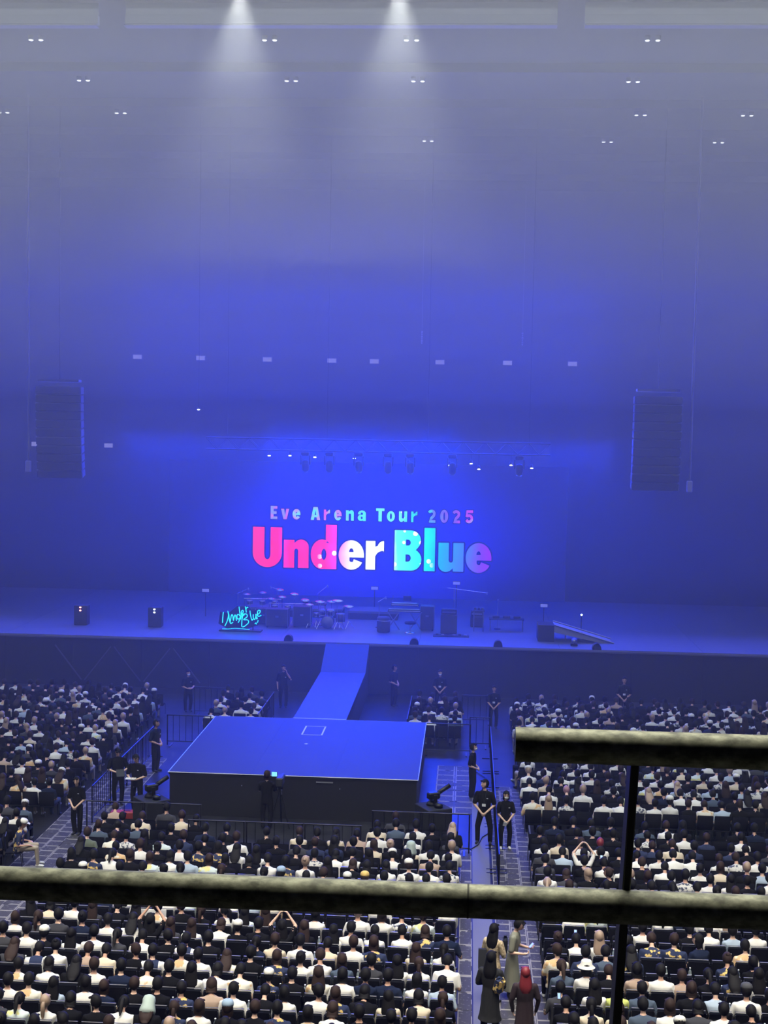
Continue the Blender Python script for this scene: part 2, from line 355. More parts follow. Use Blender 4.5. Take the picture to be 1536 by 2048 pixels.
def arc(cx, cy, rx, ry, a0, a1, n=10): return [(cx + rx * math.cos(R_(a0 + (a1 - a0) * i / n)), cy + ry * math.sin(R_(a0 + (a1 - a0) * i / n))) for i in range(n + 1)]
def stroke(pts, w):
    """thick ribbon outline along a polyline; w = half width"""
    L, Rr = [], []
    for i, p in enumerate(pts):
        a = pts[max(i - 1, 0)]; b = pts[min(i + 1, len(pts) - 1)]
        dx, dy = b[0] - a[0], b[1] - a[1]; l = math.hypot(dx, dy) or 1; nx, ny = -dy / l * w[0], dx / l * w[1]
        L.append((p[0] + nx, p[1] + ny)); Rr.append((p[0] - nx, p[1] - ny))
    return L + Rr[::-1]
def ell(cx, cy, rx, ry, n=20): return arc(cx, cy, rx, ry, 0, 360 - 360 / n, n - 1)
def glyph(ch, s):
    """outlines in a unit box; s = stem width"""
    if ch == 'U': return [[(0, 1), (0, .36)] + arc(.5, .36, .5, .36, 180, 360, 14) + [(1, 1), (1 - s, 1), (1 - s, .34)] + arc(.5, .33, .5 - s, .14, 360, 180, 8) + [(s, 1)]]
    if ch == 'n': return [[(0, 0), (s, 0), (s, .62)] + arc(.5, .60, .5 - s, .08, 180, 0, 6) + [(1 - s, 0), (1, 0), (1, .72)] + arc(.70, .74, .30, .26, 0, 130, 8) + [(s, .86), (s, .98), (0, .98)]]
    if ch == 'u': return [[(1 - x, 1 - y) for x, y in glyph('n', s)[0]]]
    if ch == 'r': return [[(0, 0), (s, 0), (s, .55)] + arc(.95, .40, .95 - s, .26, 165, 92, 5) + [(1, .64), (1, 1)] + arc(.98, .80, .32, .20, 95, 170, 5) + [(s, .80), (s, 1), (0, 1)]]
    if ch == 'l' : return [[(0, 0), (1, 0), (1, 1), (0, 1)]]
    if ch == 'd': return [[(1, 0), (1, 1), (1 - s, 1), (1 - s, .60)] + arc(.44, .33, .44, .335, 48, 312, 18) + [(1 - s, .02), (1 - s, 0)], ell(.51, .33, .10, .13, 12)]
    if ch == 'e': return [arc(.5, .5, .5, .5, -2 + 8, 330, 26)[::1] + [(.60, .36), (.57, .27)] + arc(.52, .31, .09, .05, 300, 180, 4) + [(.43, .42), (1.0, .42)], arc(.5, .60, .09, .13, 0, 180, 8)]
    if ch == 'B': return [[(0, 0), (.62, 0)] + arc(.62, .27, .38, .27, -90, 72, 9) + [(.78, .51)] + arc(.60, .75, .37, .25, -40, 90, 8) + [(0, 1)], [(.42, .62), (.5, .62)] + arc(.5, .695, .10, .075, -90, 90, 6) + [(.42, .77)], [(.41, .22), (.5, .22)] + arc(.5, .31, .11, .09, -90, 90, 6) + [(.41, .40)]]
    if ch == 'E': return [[(0, 0), (1, 0), (1, .20), (s + .1, .20), (s + .1, .40), (.9, .40), (.9, .60), (s + .1, .60), (s + .1, .80), (1, .80), (1, 1), (0, 1)]]
    if ch == 'v': return [[(.30, 0), (.70, 0), (1, 1), (.64, 1), (.5, .42), (.36, 1), (0, 1)]]
    if ch == 'A': return [[(0, 0), (.34, 0), (.38, .20), (.62, .20), (.66, 0), (1, 0), (.72, 1), (.28, 1)], [(.42, .38), (.58, .38), (.5, .74)]]
    if ch == 'T': return [[(.30, 0), (.70, 0), (.70, .80), (1, .80), (1, 1), (0, 1), (0, .80), (.30, .80)]]
    if ch == 'o': return [ell(.5, .5, .5, .5), ell(.5, .5, .13, .30, 12)]
    if ch == '0': return [ell(.5, .5, .5, .5), ell(.5, .5, .11, .32, 12)]
    if ch == 'a': return [[(1, 0), (1, .68)] + arc(.52, .70, .48, .30, 0, 180, 10) + [(.04, .62), (.36, .62)] + arc(.50, .70, .14, .10, 180, 0, 5) + [(.64, .60)] + arc(.42, .30, .42, .30, 80, 300, 12) + [(.66, .06), (.66, 0)], ell(.50, .29, .12, .13, 10)]
    if ch == '2': return [stroke(arc(.5, .72, .34, .16, 170, -10, 8) + [(.80, .55), (.45, .32), (.2, .10), (1.0, .10)], (.17, .11))]
    if ch == '5': return [stroke([(.95, .90), (.22, .90), (.20, .52)] + arc(.48, .36, .34, .24, 120, -160, 10), (.16, .11))]
def letter_mesh(name, ch, box, s, dep, y, grow=0.0, m=None):
    x0, x1, z0, z1 = box; cu = D.curves.new(name, 'CURVE'); cu.dimensions = '2D'; cu.fill_mode = 'BOTH'; cu.extrude = dep; cu.offset = grow
    for pl in glyph(ch, s):
        sp = cu.splines.new('POLY'); sp.points.add(len(pl) - 1); sp.use_cyclic_u = True
        for i, (u, v) in enumerate(pl): sp.points[i].co = (x0 + u * (x1 - x0), z0 + v * (z1 - z0), 0, 1)
    to = D.objects.new('tmp', cu); COL.objects.link(to); dg = bpy.context.evaluated_depsgraph_get(); dg.update()
    me = D.meshes.new_from_object(to.evaluated_get(dg)); D.objects.remove(to); D.curves.remove(cu)
    me.transform(Matrix.Translation((0, y, 0)) @ Matrix.Rotation(R_(90), 4, 'X')); me.name = name; me.materials.clear(); me.materials.append(m); return me

def led_colour(name, stops, blob, strength, seed=0.0, vert=.0):
    m = D.materials.new(name); m.use_nodes = True; nt = m.node_tree; nt.nodes.clear()
    out = nt.nodes.new('ShaderNodeOutputMaterial'); e = nt.nodes.new('ShaderNodeEmission'); tc = nt.nodes.new('ShaderNodeTexCoord')
    sp = nt.nodes.new('ShaderNodeSeparateXYZ'); nt.links.new(tc.outputs['Object'], sp.inputs[0])
    no = nt.nodes.new('ShaderNodeTexNoise'); no.inputs['Scale'].default_value = blob[0]; no.inputs['Detail'].default_value = 2
    no.noise_dimensions = '4D'; no.inputs['W'].default_value = seed
    nt.links.new(tc.outputs['Object'], no.inputs['Vector'])
    a = nt.nodes.new('ShaderNodeMath'); a.operation = 'MULTIPLY_ADD'; a.inputs[1].default_value = blob[1]; a.inputs[2].default_value = -blob[1] * .5
    nt.links.new(no.outputs['Fac'], a.inputs[0])
    mr = nt.nodes.new('ShaderNodeMapRange'); mr.inputs[1].default_value = -5.6; mr.inputs[2].default_value = 6.2
    nt.links.new(sp.outputs[0], mr.inputs[0])
    ad = nt.nodes.new('ShaderNodeMath'); nt.links.new(mr.outputs[0], ad.inputs[0]); nt.links.new(a.outputs[0], ad.inputs[1])
    cr = nt.nodes.new('ShaderNodeValToRGB'); els = cr.color_ramp.elements
    while len(els) > 1: els.remove(els[-1])
    for i, (pz, c) in enumerate(stops):
        el = els[0] if i == 0 else els.new(pz); el.position = pz; el.color = (*srgb(*c), 1)
    nt.links.new(ad.outputs[0], cr.inputs[0])
    # bright round spots and faint streaks of the filmed picture inside the letters
    vo = nt.nodes.new('ShaderNodeTexVoronoi'); vo.inputs['Scale'].default_value = blob[2]; nt.links.new(tc.outputs['Object'], vo.inputs['Vector'])
    lt = nt.nodes.new('ShaderNodeMath'); lt.operation = 'LESS_THAN'; lt.inputs[1].default_value = blob[3]; nt.links.new(vo.outputs['Distance'], lt.inputs[0])
    mxx = nt.nodes.new('ShaderNodeMix'); mxx.data_type = 'RGBA'; nt.links.new(cr.outputs[0], mxx.inputs[6]); mxx.inputs[7].default_value = (.92, 1, 1, 1)
    mid = nt.nodes.new('ShaderNodeMath'); mid.operation = 'MULTIPLY'; nt.links.new(lt.outputs[0], mid.inputs[0])
    win = nt.nodes.new('ShaderNodeMapRange'); win.inputs[1].default_value = .27; win.inputs[2].default_value = .30; nt.links.new(mr.outputs[0], win.inputs[0])
    win2 = nt.nodes.new('ShaderNodeMapRange'); win2.inputs[1].default_value = .76; win2.inputs[2].default_value = .73; nt.links.new(mr.outputs[0], win2.inputs[0])
    m2 = nt.nodes.new('ShaderNodeMath'); m2.operation = 'MULTIPLY'; nt.links.new(win.outputs[0], m2.inputs[0]); nt.links.new(win2.outputs[0], m2.inputs[1])
    nt.links.new(m2.outputs[0], mid.inputs[1]); nt.links.new(mid.outputs[0], mxx.inputs[0])
    nt.links.new(mxx.outputs[2], e.inputs[0]); e.inputs[1].default_value = strength; nt.links.new(e.outputs[0], out.inputs[0]); return m
big_stops = [(0, (255, 40, 0)), (.10, (255, 15, 0)), (.13, (255, 40, 120)), (.16, (255, 15, 10)), (.30, (255, 30, 60)), (.36, (255, 60, 190)), (.42, (235, 250, 250)), (.58, (240, 255, 250)), (.61, (90, 235, 255)), (.72, (0, 225, 250)), (.78, (20, 160, 250)), (.88, (60, 110, 255)), (.95, (110, 50, 240)), (1.0, (130, 20, 220))]
sm_stops = [(0, (240, 80, 190)), (.08, (120, 150, 240)), (.14, (225, 80, 200)), (.22, (90, 230, 240)), (.30, (230, 70, 190)), (.36, (150, 200, 250)), (.42, (80, 240, 240)), (.60, (130, 250, 250)), (.70, (0, 225, 250)), (.76, (110, 120, 240)), (.82, (130, 80, 240)), (.92, (200, 60, 220)), (1.0, (90, 245, 250))]
m_big = led_colour('title_film', big_stops, (.5, .10, 1.7, .20), 1.6)
m_small = led_colour('subtitle_film', sm_stops, (2.2, .30, 2.4, .10), 1.25, 3.0)
m_halo = mat('title_shadow', (0, 0, 0), .9, em=((.002, .002, .16), 1.0), spec=0)
def sx(x): return x - CX
ZB = 4.37 - 3.0
bigs = [('U', -10.54, -9.10, 0, 1.98, .39), ('n', -9.0, -7.77, 0, 1.40, .42), ('d', -7.66, -6.39, -.02, 2.16, .42), ('e', -6.28, -5.03, -.03, 1.43, .4), ('r', -4.94, -4.05, 0, 1.42, .52),
        ('B', -3.53, -2.20, 0, 1.98, .4), ('l', -2.07, -1.54, 0, 2.12, 1), ('u', -1.37, -.14, -.02, 1.41, .41), ('e', -.03, 1.22, -.03, 1.43, .4)]
smalls = [('E', -9.68, -9.35, 1), ('v', -9.16, -8.76, 0), ('e', -8.59, -8.20, 0), ('A', -7.69, -7.22, 1), ('r', -7.04, -6.74, 0), ('e', -6.53, -6.16, 0), ('n', -5.95, -5.56, 0), ('a', -5.37, -4.97, 0),
          ('T', -4.47, -4.06, 1), ('o', -3.93, -3.54, 0), ('u', -3.34, -2.94, 0), ('r', -2.74, -2.44, 0), ('2', -1.93, -1.55, 1), ('0', -1.32, -.93, 1), ('2', -.73, -.35, 1), ('5', -.10, .30, 1)]
def halo(name, o, g):
    mb = MB(); vs = [v.co.copy() for v in o.data.vertices]; fs = [tuple(p.vertices) for p in o.data.polygons]
    for k in range(10): mb.add([v + Vector((g * math.cos(k * .628), .012, g * math.sin(k * .628))) for v in vs], fs)
    mb.build(name, m_halo, scr)
for ch, a, b, z0, h, s in bigs:
    bx_ = (sx(a), sx(b), ZB + z0, ZB + h)
    halo('letter_shadow', link('letter', letter_mesh('letter', ch, bx_, s, .006, -.062, 0, m_big), scr), .075)
for ch, a, b, cap in smalls:
    bx_ = (sx(a), sx(b), 3.76, 3.76 + (.64 if cap else .52))
    halo('small_letter_shadow', link('small_letter', letter_mesh('small_letter', ch, bx_, .36, .006, -.062, 0, m_small), scr), .045)

# drapes around the screen and at the sides of the stage (pleated)
def drape(x0, x1, y, z0, z1, label, depth=.18, pleat=.45):
    n = max(8, int((x1 - x0) / pleat) * 4); vs = []
    for i in range(n + 1):
        x = x0 + (x1 - x0) * i / n; yy = y + depth * math.sin(i * math.pi / 2)
        vs += [(x, yy, z0), (x, yy, z1), (x, yy + .05, z1), (x, yy + .05, z0)]
    fs = []
    for i in range(n):
        for k in range(4): a, b = i * 4 + k, i * 4 + (k + 1) % 4; fs.append((a, b, b + 4, a + 4))
    return tag(MB().add(vs, fs, 0, True).build('stage_drape', M_DRAPE), label, 'curtain', 'black drapes of the stage')

# ------------------------------------------------------------------ lighting truss with hanging lamps
tr = empty('lighting_truss', (CX + .6, 64.2, 10.2), 0, 'horizontal lighting truss above the video screen', 'truss')
m_truss = mat('truss_alu', (.07, .07, .09), .5, .5)
W = 8.2
for yy in (-.2, .2):
    for zz in (.0, .55):
        MB().tube((-W, yy, zz), (W, yy, zz), .032, n=8).build('chord', m_truss, tr)
mb = MB(); n = 32
for i in range(n):
    xa = -W + 2 * W * i / n; xb = xa + 2 * W / n
    for yy in (-.2, .2): mb.tube((xa, yy, 0 if i % 2 else .55), (xb, yy, .55 if i % 2 else 0), .016, n=5)
    mb.tube((xa, -.2, .55), (xa, .2, .55), .014, n=5)
tag(mb.build('lacing', m_truss, tr), kind='stuff')
for x in (-7.2, -2.4, 2.4, 7.2): MB().tube((x, 0, .6), (x, 0, 15.7), .007, n=6).build('hanging_cable', M_BLACK, tr)

def moving_head(x, y, z, tilt, label, s=1.0, lit=None):
    e = empty('moving_head_light', (x, y, z), 0, label, 'stage light', 'lamps hanging under the truss'); e.scale = (s, s, s)
    MB().box((0, 0, -.10), (.34, .28, .16), bev=.03).build('base', M_BLACK, e)
    for q in (-.19, .19): MB().box((q, 0, -.36), (.05, .14, .40), bev=.015).build('yoke_arm', M_BLACK, e)
    hd = MB().lathe([(.06, -.34), (.15, -.26), (.16, -.05), (.13, .12), (.05, .17)], (0, 0, -.52), 14, rot(tilt, 0, 0)).build('lamp_head', M_BLACK, e)
    MB().lathe([(.11, -.352), (.12, -.335)], (0, 0, -.52), 14, rot(tilt, 0, 0)).build('lens', lit or mat('lens_glass', (.1, .1, .15), .1), hd)
for i, (px, t, w) in enumerate([(-7.75, 10, 'leftmost'), (-6.6, -5, 'second from the left'), (-5.2, 25, 'third from the left'), (-3.8, 0, 'fourth from the left'), (-2.75, 15, 'third from the right'), (-.75, 5, 'second from the right'), (2.4, 20, 'rightmost')]):
    moving_head(px, 64.0, 10.18, t, 'black moving head lamp under the truss, %s of seven' % w, 1.15)
m_pin = mat('pin_lamp', (.8, .8, .9), .3, em=((.75, .80, 1.0), 5.0))
pins = [(545, 908), (585, 907), (632, 909), (706, 909), (808, 917), (884, 918), (924, 914), (938, 924), (998, 916), (415, 831), (1036, 921)]
xs_p = [-9.55, -8.55, -7.35, -5.45, -2.85, -.9, .13, .5, 2.02, -13.0, 3.0]; zs_p = [9.95, 9.97, 9.92, 9.9, 9.7, 9.66, 9.76, 9.5, 9.72, 12.1, 9.6]
nth = ['first', 'second', 'third', 'fourth', 'fifth', 'sixth', 'seventh', 'eighth', 'ninth', 'tenth', 'eleventh', 'twelfth', 'thirteenth', 'fourteenth', 'fifteenth', 'sixteenth', 'seventeenth', 'eighteenth', 'nineteenth', 'twentieth', 'twenty-first', 'twenty-second', 'twenty-third', 'twenty-fourth', 'twenty-fifth', 'twenty-sixth', 'twenty-seventh', 'twenty-eighth', 'twenty-ninth', 'thirtieth']
for i, (x, z) in enumerate(zip(xs_p, zs_p)):
    lab = 'tiny white pin light just below the truss, %s from the left' % nth[i] if i < 9 else ('tiny white pin light hanging high left of the truss' if i == 9 else 'tiny white pin light hanging at the right end of the truss')
    e = empty('pin_light', (x, 64.42, z), 0, lab, 'stage light', 'tiny pin lights by the truss')
    MB().lathe([(.05, -.02), (.07, .05), (.04, .16)], (0, 0, 0), 10).build('can', M_BLACK, e)
    MB().ball((0, -.05, -.03), (.075, .05, .028), 8, 5).build('bulb', m_pin, e)
    MB().tube((0, 0, .14), (0, 0, (10.3 - z) if i != 9 else 26 - z), .009, n=5).build('hanger', M_BLACK, e)

# hanging speaker columns, either side of the stage
def line_array(x, y, ztop, n, w, label, lean, sx_=1):
    e = empty('speaker_column', (x, y, ztop), 0, label, 'loudspeaker', 'hanging speaker columns')
    MB().box((0, 0, .25), (w * .9, .5, .12), bev=.02).build('flying_frame', M_BLACK, e)
    MB().tube((0, 0, .3), (0, 0, 26 - ztop - .05), .012, n=6).build('hoist_chain', M_BLACK, e)
    z = 0; yy = 0
    for k in range(n):
        a = lean * k / n * 16; h = .38
        c = MB().box((0, yy, z - h / 2), (w, .55, h - .012), rot(a, 0, 0), bev=.04).build('speaker_box', mat('speaker_grille', (.02, .02, .03), .7, bump=.4, bscale=60), e)
        z -= h * math.cos(R_(a)); yy += h * math.sin(R_(a)) * .6
    return e, z
line_array(8.3, 60.5, 13.0, 11, 2.1, 'tall dark hanging speaker column right of the stage', 1)
line_array(-18.6, 60.5, 13.0, 11, 2.1, 'tall dark hanging speaker column left of the stage', 1)
for x, zt, zb, w in ((9.75, 15.0, 9.0, 'right of the right speaker column'), (-19.95, 15.4, 9.3, 'left of the left speaker column')):
    e = empty('hanging_light_strip', (x, 60.2, zb), 0, 'thin vertical pipe with small foot box, ' + w, 'pipe')
    MB().tube((0, 0, .3), (0, 0, 25.9 - zb), .05, n=8).build('pipe', mat('pale_pipe', (.12, .12, .16), .5), e)
    MB().box((0, 0, .05), (.24, .2, .5), bev=.03).build('foot_box', mat('pale_box', (.3, .3, .4), .5), e)

# ------------------------------------------------------------------ instruments and gear on the main stage
Z0 = 2.2
m_cym = mat('cymbal_brass', (.75, .55, .35), .28, 1.0)
m_shell = mat('drum_shell', (.05, .03, .08), .25)
m_head = mat('drum_head', (.22, .22, .25), .6)
m_amp = mat('amp_cloth', (.05, .05, .07), .85)
m_key = mat('key_white', (.8, .8, .8), .4)
def cymbal_stand(mb_parent, x, y, h, r=.24, tilt=8):
    s = MB().tube((x, y, .3), (x, y, h), .014, n=6)
    for a in (0, 120, 240): s.tube((x, y, .32), (x + .26 * math.cos(R_(a)), y + .26 * math.sin(R_(a)), .0), .012, n=5)
    q = s.build('cymbal_stand', M_CHROME, mb_parent)
    MB().lathe([(r, -.002), (r * .5, .02), (r * .18, .035), (.02, .05)], (x, y, h), 18, rot(tilt, 5, 0)).build('cymbal', m_cym, q)
def drum(parent, x, y, z, r, d, name, axis='Z', tilt=0):
    M = rot(90, 0, 0) if axis == 'Y' else rot(tilt, 0, 0)
    q = MB().lathe([(r, -d / 2), (r, d / 2)], (x, y, z), 20, M).build(name, m_shell, parent)
    for zz in (-d / 2, d / 2): MB().lathe([(r * 1.03, zz - .012), (r * 1.03, zz + .012)], (x, y, z), 20, M).build('hoop', M_CHROME, q)
    MB().lathe([(r * .97, d / 2), (r * .97, d / 2 + .016)], (x, y, z), 20, M).build('drum_head', m_head, q)
    mb = MB()
    for k in range(8):
        a = k * math.pi / 4; p = [Vector((x, y, z)) + M @ Vector((r * 1.04 * math.cos(a), r * 1.04 * math.sin(a), zz)) for zz in (-d * .4, d * .4)]
        mb.tube(p[0], p[1], .012, n=5)
    mb.build('tension_rod', M_CHROME, q)
def drum_kit(x, y, label):
    e = empty('drum_kit', (x, y, Z0), 0, label, 'drum kit')
    drum(e, 0, 0, .30, .28, .42, 'bass_drum', 'Y'); drum(e, -.28, .05, .72, .15, .22, 'tom_drum', tilt=15); drum(e, .12, .05, .72, .16, .24, 'tom_drum', tilt=15)
    drum(e, .55, .25, .45, .20, .38, 'floor_tom'); drum(e, -.55, .3, .56, .18, .15, 'snare_drum')
    for a in ((-.55, .3), (.55, .25)):
        mb = MB()
        for t in (20, 140, 260): mb.tube((a[0], a[1], .35), (a[0] + .2 * math.cos(R_(t)), a[1] + .2 * math.sin(R_(t)), 0), .012, n=5)
        mb.build('leg_set', M_CHROME, e)
    for q in ((-.85, .1, 1.05, .20), (-.35, -.1, 1.22, .24), (.45, -.1, 1.28, .26), (.95, .15, 1.0, .24), (.1, .55, 1.15, .22)): cymbal_stand(e, *q)
    MB().lathe([(.17, .48), (.18, .52), (.16, .57)], (0, .9, 0), 14).build('stool_seat', M_FABRIC, e)
    MB().tube((0, .9, 0), (0, .9, .5), .02).build('stool_post', M_CHROME, e)
drum_kit(-6.25, 60.9, 'drum kit with cymbals right of the dark gear on the stage')

def percussion(x, y, n, label):
    e = empty('percussion_rack', (x, y, Z0), 0, label, 'instrument')
    MB().tube((-.9, 0, .95), (.9, 0, .95), .02).build('rack_bar', M_CHROME, e)
    for s in (-.88, .88): MB().tube((s, 0, 0), (s, 0, .97), .018).build('leg', M_CHROME, e)
    for i in range(n): cymbal_stand(e, -.8 + 1.6 * i / (n - 1), .1 * (-1) ** i, 1.15 + .12 * ((i * 7) % 3), .20, 6 + 4 * i)
    for i in range(3): drum(e, -.6 + .6 * i, -.15, .8, .13, .18, 'bongo_drum', tilt=10)
percussion(-8.2, 61.8, 4, 'rack of small drums and cymbals behind the neon sign')
percussion(-9.6, 63.2, 3, 'rack of cymbals on the left rear of the stage')

def riser(x, y, w, d, h, label, z=Z0):
    e = empty('riser', (x, y, z), 0, label, 'platform')
    MB().box((0, 0, h - .05), (w, d, .1)).build('deck', m_deck, e)
    MB().box((0, 0, (h - .1) / 2), (w - .04, d - .04, h - .1)).build('skirt', m_skirt, e); return e
riser(-8.2, 64.9, 4.6, 1.7, .42, 'dark low riser under the rear left instruments')
riser(-4.4, 64.6, 2.4, 1.6, .40, 'dark low riser in the middle of the stage before the screen')

def road_box(x, y, w, d, h, label, z=Z0, name='flight_case', cat='case', rz=0):
    e = empty(name, (x, y, z), rz, label, cat)
    MB().box((0, 0, h / 2 + .03), (w, d, h - .06), bev=.02).build('body', M_DARKBOX, e)
    mb = MB()
    for sx_ in (-1, 1):
        for sy_ in (-1, 1): mb.box((sx_ * w / 2, sy_ * d / 2, h / 2 + .03), (.03, .03, h - .05))
    mb.build('edge_profile', M_STEEL, e)
    for sx_ in (-1, 1):
        for sy_ in (-1, 1): MB().box((sx_ * (w / 2 - .06), sy_ * (d / 2 - .06), .0 + .03), (.06, .06, .06)).build('caster', M_BLACK, e)
    MB().box((0, -d / 2 - .01, h * .6), (.14, .02, .08)).build('handle', M_STEEL, e)
road_box(-8.55, 60.9, 1.0, .6, .85, 'dark case right behind the neon sign on the stage')
road_box(-7.45, 61.2, .8, .6, .95, 'dark case left of the drum kit')
road_box(-9.3, 61.6, .7, .5, .75, 'smaller dark case behind the neon sign')

def keyboard_rig(x, y):
    e = empty('keyboard_stand', (x, y, Z0), 0, 'two-tier keyboard rig on crossed legs, right of the stage middle', 'keyboard')
    for s in (-.5, .5):
        MB().tube((s - .28, 0, 0), (s + .28, 0, .85), .025).build('leg', M_STEEL, e); MB().tube((s + .28, 0.04, 0), (s - .28, .04, .85), .025).build('leg', M_STEEL, e)
    for z, yy, w in ((.90, 0, 1.5), (1.16, .16, 1.25)):
        k = MB().box((0, yy, z), (w, .34, .10), bev=.015).build('keyboard', M_BLACK, e)
        mb = MB(); n = int(w / .05)
        for i in range(n): mb.box((-w / 2 + .05 + i * (w - .1) / n, yy + .09, z + .056), (.040, .13, .014))
        tag(mb.build('key', m_key, k), kind='stuff')
        MB().box((0, yy - .171, z), (w * .96, .004, .03)).build('rear_stripe', M_WHITE, k)
    MB().tube((-.55, .25, .9), (-.55, .25, 1.55), .012).build('microphone_pole', M_CHROME, e)
    MB().box((.1, .34, 1.42), (.36, .02, .24), rot(20, 0, 0)).build('music_holder', M_BLACK, e)
    return e
keyboard_rig(-2.75, 60.9)
e = empty('keyboard_bench', (-2.45, 60.1, Z0), 0, 'small round black bench in front of the keyboard rig', 'stool')
MB().lathe([(.24, .42), (.26, .46), (.24, .52)], (0, 0, 0), 16).build('seat', M_FABRIC, e); MB().tube((0, 0, .05), (0, 0, .44), .03).build('post', M_CHROME, e)
MB().lathe([(.24, 0), (.22, .04), (.05, .07)], (0, 0, 0), 16).build('base', M_CHROME, e)
road_box(-1.72, 61.2, .62, .6, 1.12, 'tall dark cabinet at the right end of the keyboard rig')
e = empty('organ_cabinet', (-3.66, 60.3, Z0), 0, 'upright round dark drum case left of the keyboards', 'case')
MB().lathe([(.28, .0), (.30, .05), (.30, .62), (.26, .68)], (0, 0, 0), 18).build('body', M_DARKBOX, e); MB().lathe([(.305, .5), (.305, .54)], (0, 0, 0), 18).build('rim', M_STEEL, e)

def amp(x, y, w, h, label):
    e = empty('guitar_amplifier', (x, y, Z0), 0, label, 'amplifier')
    MB().box((0, 0, h / 2), (w, .42, h), bev=.03).build('cabinet', M_DARKBOX, e)
    MB().box((0, -.215, h / 2), (w * .88, .02, h * .86)).build('grille', m_amp, e)
    MB().box((0, 0, h + .13), (w * .94, .30, .24), bev=.02).build('amp_head', M_DARKBOX, e)
    MB().box((0, -.155, h + .11), (w * .8, .012, .07)).build('control_panel', M_STEEL, e)
    for k in range(5): MB().tube((-w * .3 + k * w * .15, -.16, h + .11), (-w * .3 + k * w * .15, -.18, h + .11), .014, n=8).build('knob', M_CHROME, e)
amp(-.72, 60.4, .74, .86, 'square guitar amplifier right of the keyboards'); amp(.55, 62.6, .6, .5, 'small amplifier at the rear right of the stage')
mb = MB(); mb.box((0, 0, .02), (1.6, .55, .04), bev=.01)
e = empty('pedal_board', (-.6, 59.6, Z0), 0, 'flat pedal board on the floor before the guitar amplifier', 'pedals'); mb.build('board', M_DARKBOX, e)
for k in range(6): MB().box((-.62 + k * .25, .05 * (-1) ** k, .065), (.13, .2, .05), bev=.01).build('pedal', M_STEEL if k % 2 else M_DARKBOX, e)
def mic_stand(x, y, h, boom, label, y2=0, z2=.2):
    e = empty('microphone_stand', (x, y, Z0), 0, label, 'microphone stand', 'microphone stands on the stage')
    MB().tube((0, 0, .02), (0, 0, h), .014).build('pole', M_CHROME, e); MB().lathe([(.16, 0), (.15, .025), (.02, .035)], (0, 0, 0), 14).build('base', M_BLACK, e)
    if boom: MB().tube((-.2 * boom, 0, h - .12 * abs(z2)), (boom, y2, h + z2), .012).build('boom', M_CHROME, e)
    MB().lathe([(.018, -.16), (.02, 0), (.03, .02), (.025, .07)], (boom, y2, h + z2 if boom else h), 10, rot(60, 0, 0)).build('microphone', M_STEEL, e)
mic_stand(-.52, 61.2, 1.98, 1.5, 'tall stand with a long nearly level boom right of the keyboards', 0, -.22)
mic_stand(-6.75, 61.6, 1.5, .4, 'microphone stand with raised boom behind the drum kit', 0, .35)
mic_stand(-10.7, 62.6, 1.25, .5, 'microphone stand on the far left behind the neon sign', 0, .25)
mic_stand(-8.9, 63.0, 1.45, -.3, 'microphone stand among the rear left instruments', 0, .1)
mic_stand(1.5, 62, 1.35, 0, 'straight microphone stand at the right rear of the stage')
mic_stand(-3.95, 61.5, 1.2, .3, 'short microphone stand left of the keyboards', 0, .2)

def low_table(x, y, w, label, h=.75):
    e = empty('gear_table', (x, y, Z0), 0, label, 'table')
    MB().box((0, 0, h), (w, .5, .05), bev=.01).build('tabletop', M_DARKBOX, e)
    for sx_ in (-1, 1):
        for sy_ in (-1, 1): MB().tube((sx_ * (w / 2 - .06), sy_ * .2, 0), (sx_ * (w / 2 - .06), sy_ * .2, h), .022).build('leg', M_STEEL, e)
    for k in range(3): MB().box((-w * .3 + k * w * .3, 0, h + .08), (w * .2, .3, .12), bev=.02).build('mixer_box', M_DARKBOX, e)
low_table(.62, 61.3, .55, 'tall narrow table right of the guitar amplifier', .95); low_table(1.9, 61.6, 1.6, 'long low gear table at the right of the stage', .55)
low_table(-7.1, 62.6, 1.2, 'gear table behind the drum kit', .85)
e = empty('stage_ramp', (3.9, 59.4, Z0), 0, 'pale sloping ramp going down at the right end of the stage', 'ramp')
MB().prism([(0, .72), (2.6, -.02), (2.6, -.12), (0, .42)], -.6, .6, 0, 'Y').build('ramp_deck', mat('ramp_grey', (.30, .30, .34), .6), e)
for yy in (-.62, .62): MB().tube((0, yy, .75), (2.6, yy, .02), .03).build('edge_tube', M_STEEL, e)
MB().box((-.35, 0, .36), (.7, 1.2, .72)).build('top_landing', m_skirt, e)
for s in (.5, 1.2): MB().tube((s, -.5, 0), (s, -.5, .45), .03).build('leg', M_STEEL, e)
e = empty('floor_lamp', (4.7, 57.9, Z0), 0, 'small lamp on the deck under the sloping ramp', 'stage light')
MB().box((0, 0, .05), (.3, .24, .1), bev=.02).build('base', M_BLACK, e); MB().lathe([(.10, 0), (.13, .2)], (0, 0, .14), 12, rot(50, 0, 0)).build('lamp_head', M_STEEL, e)

# black half-round prompter hoods on the front edge of the stage
for x, w in ((-7.55, 'left of the runway'), (-2.15, 'right of the runway'), (1.43, 'farther right of the runway'), (5.6, 'near the sloping ramp')):
    e = empty('prompter_hood', (x, 57.22, Z0), 0, 'black half-round hood on the stage front edge, ' + w, 'monitor', 'hoods along the stage edge')
    MB().prism(arc(0, 0, .19, .27, 0, 180, 10), -.18, .14, 0, 'Y').build('hood', M_BLACK, e)
    MB().box((0, .145, .12), (.26, .01, .16)).build('screen', mat('dark_glass', (.01, .01, .015), .1), e)
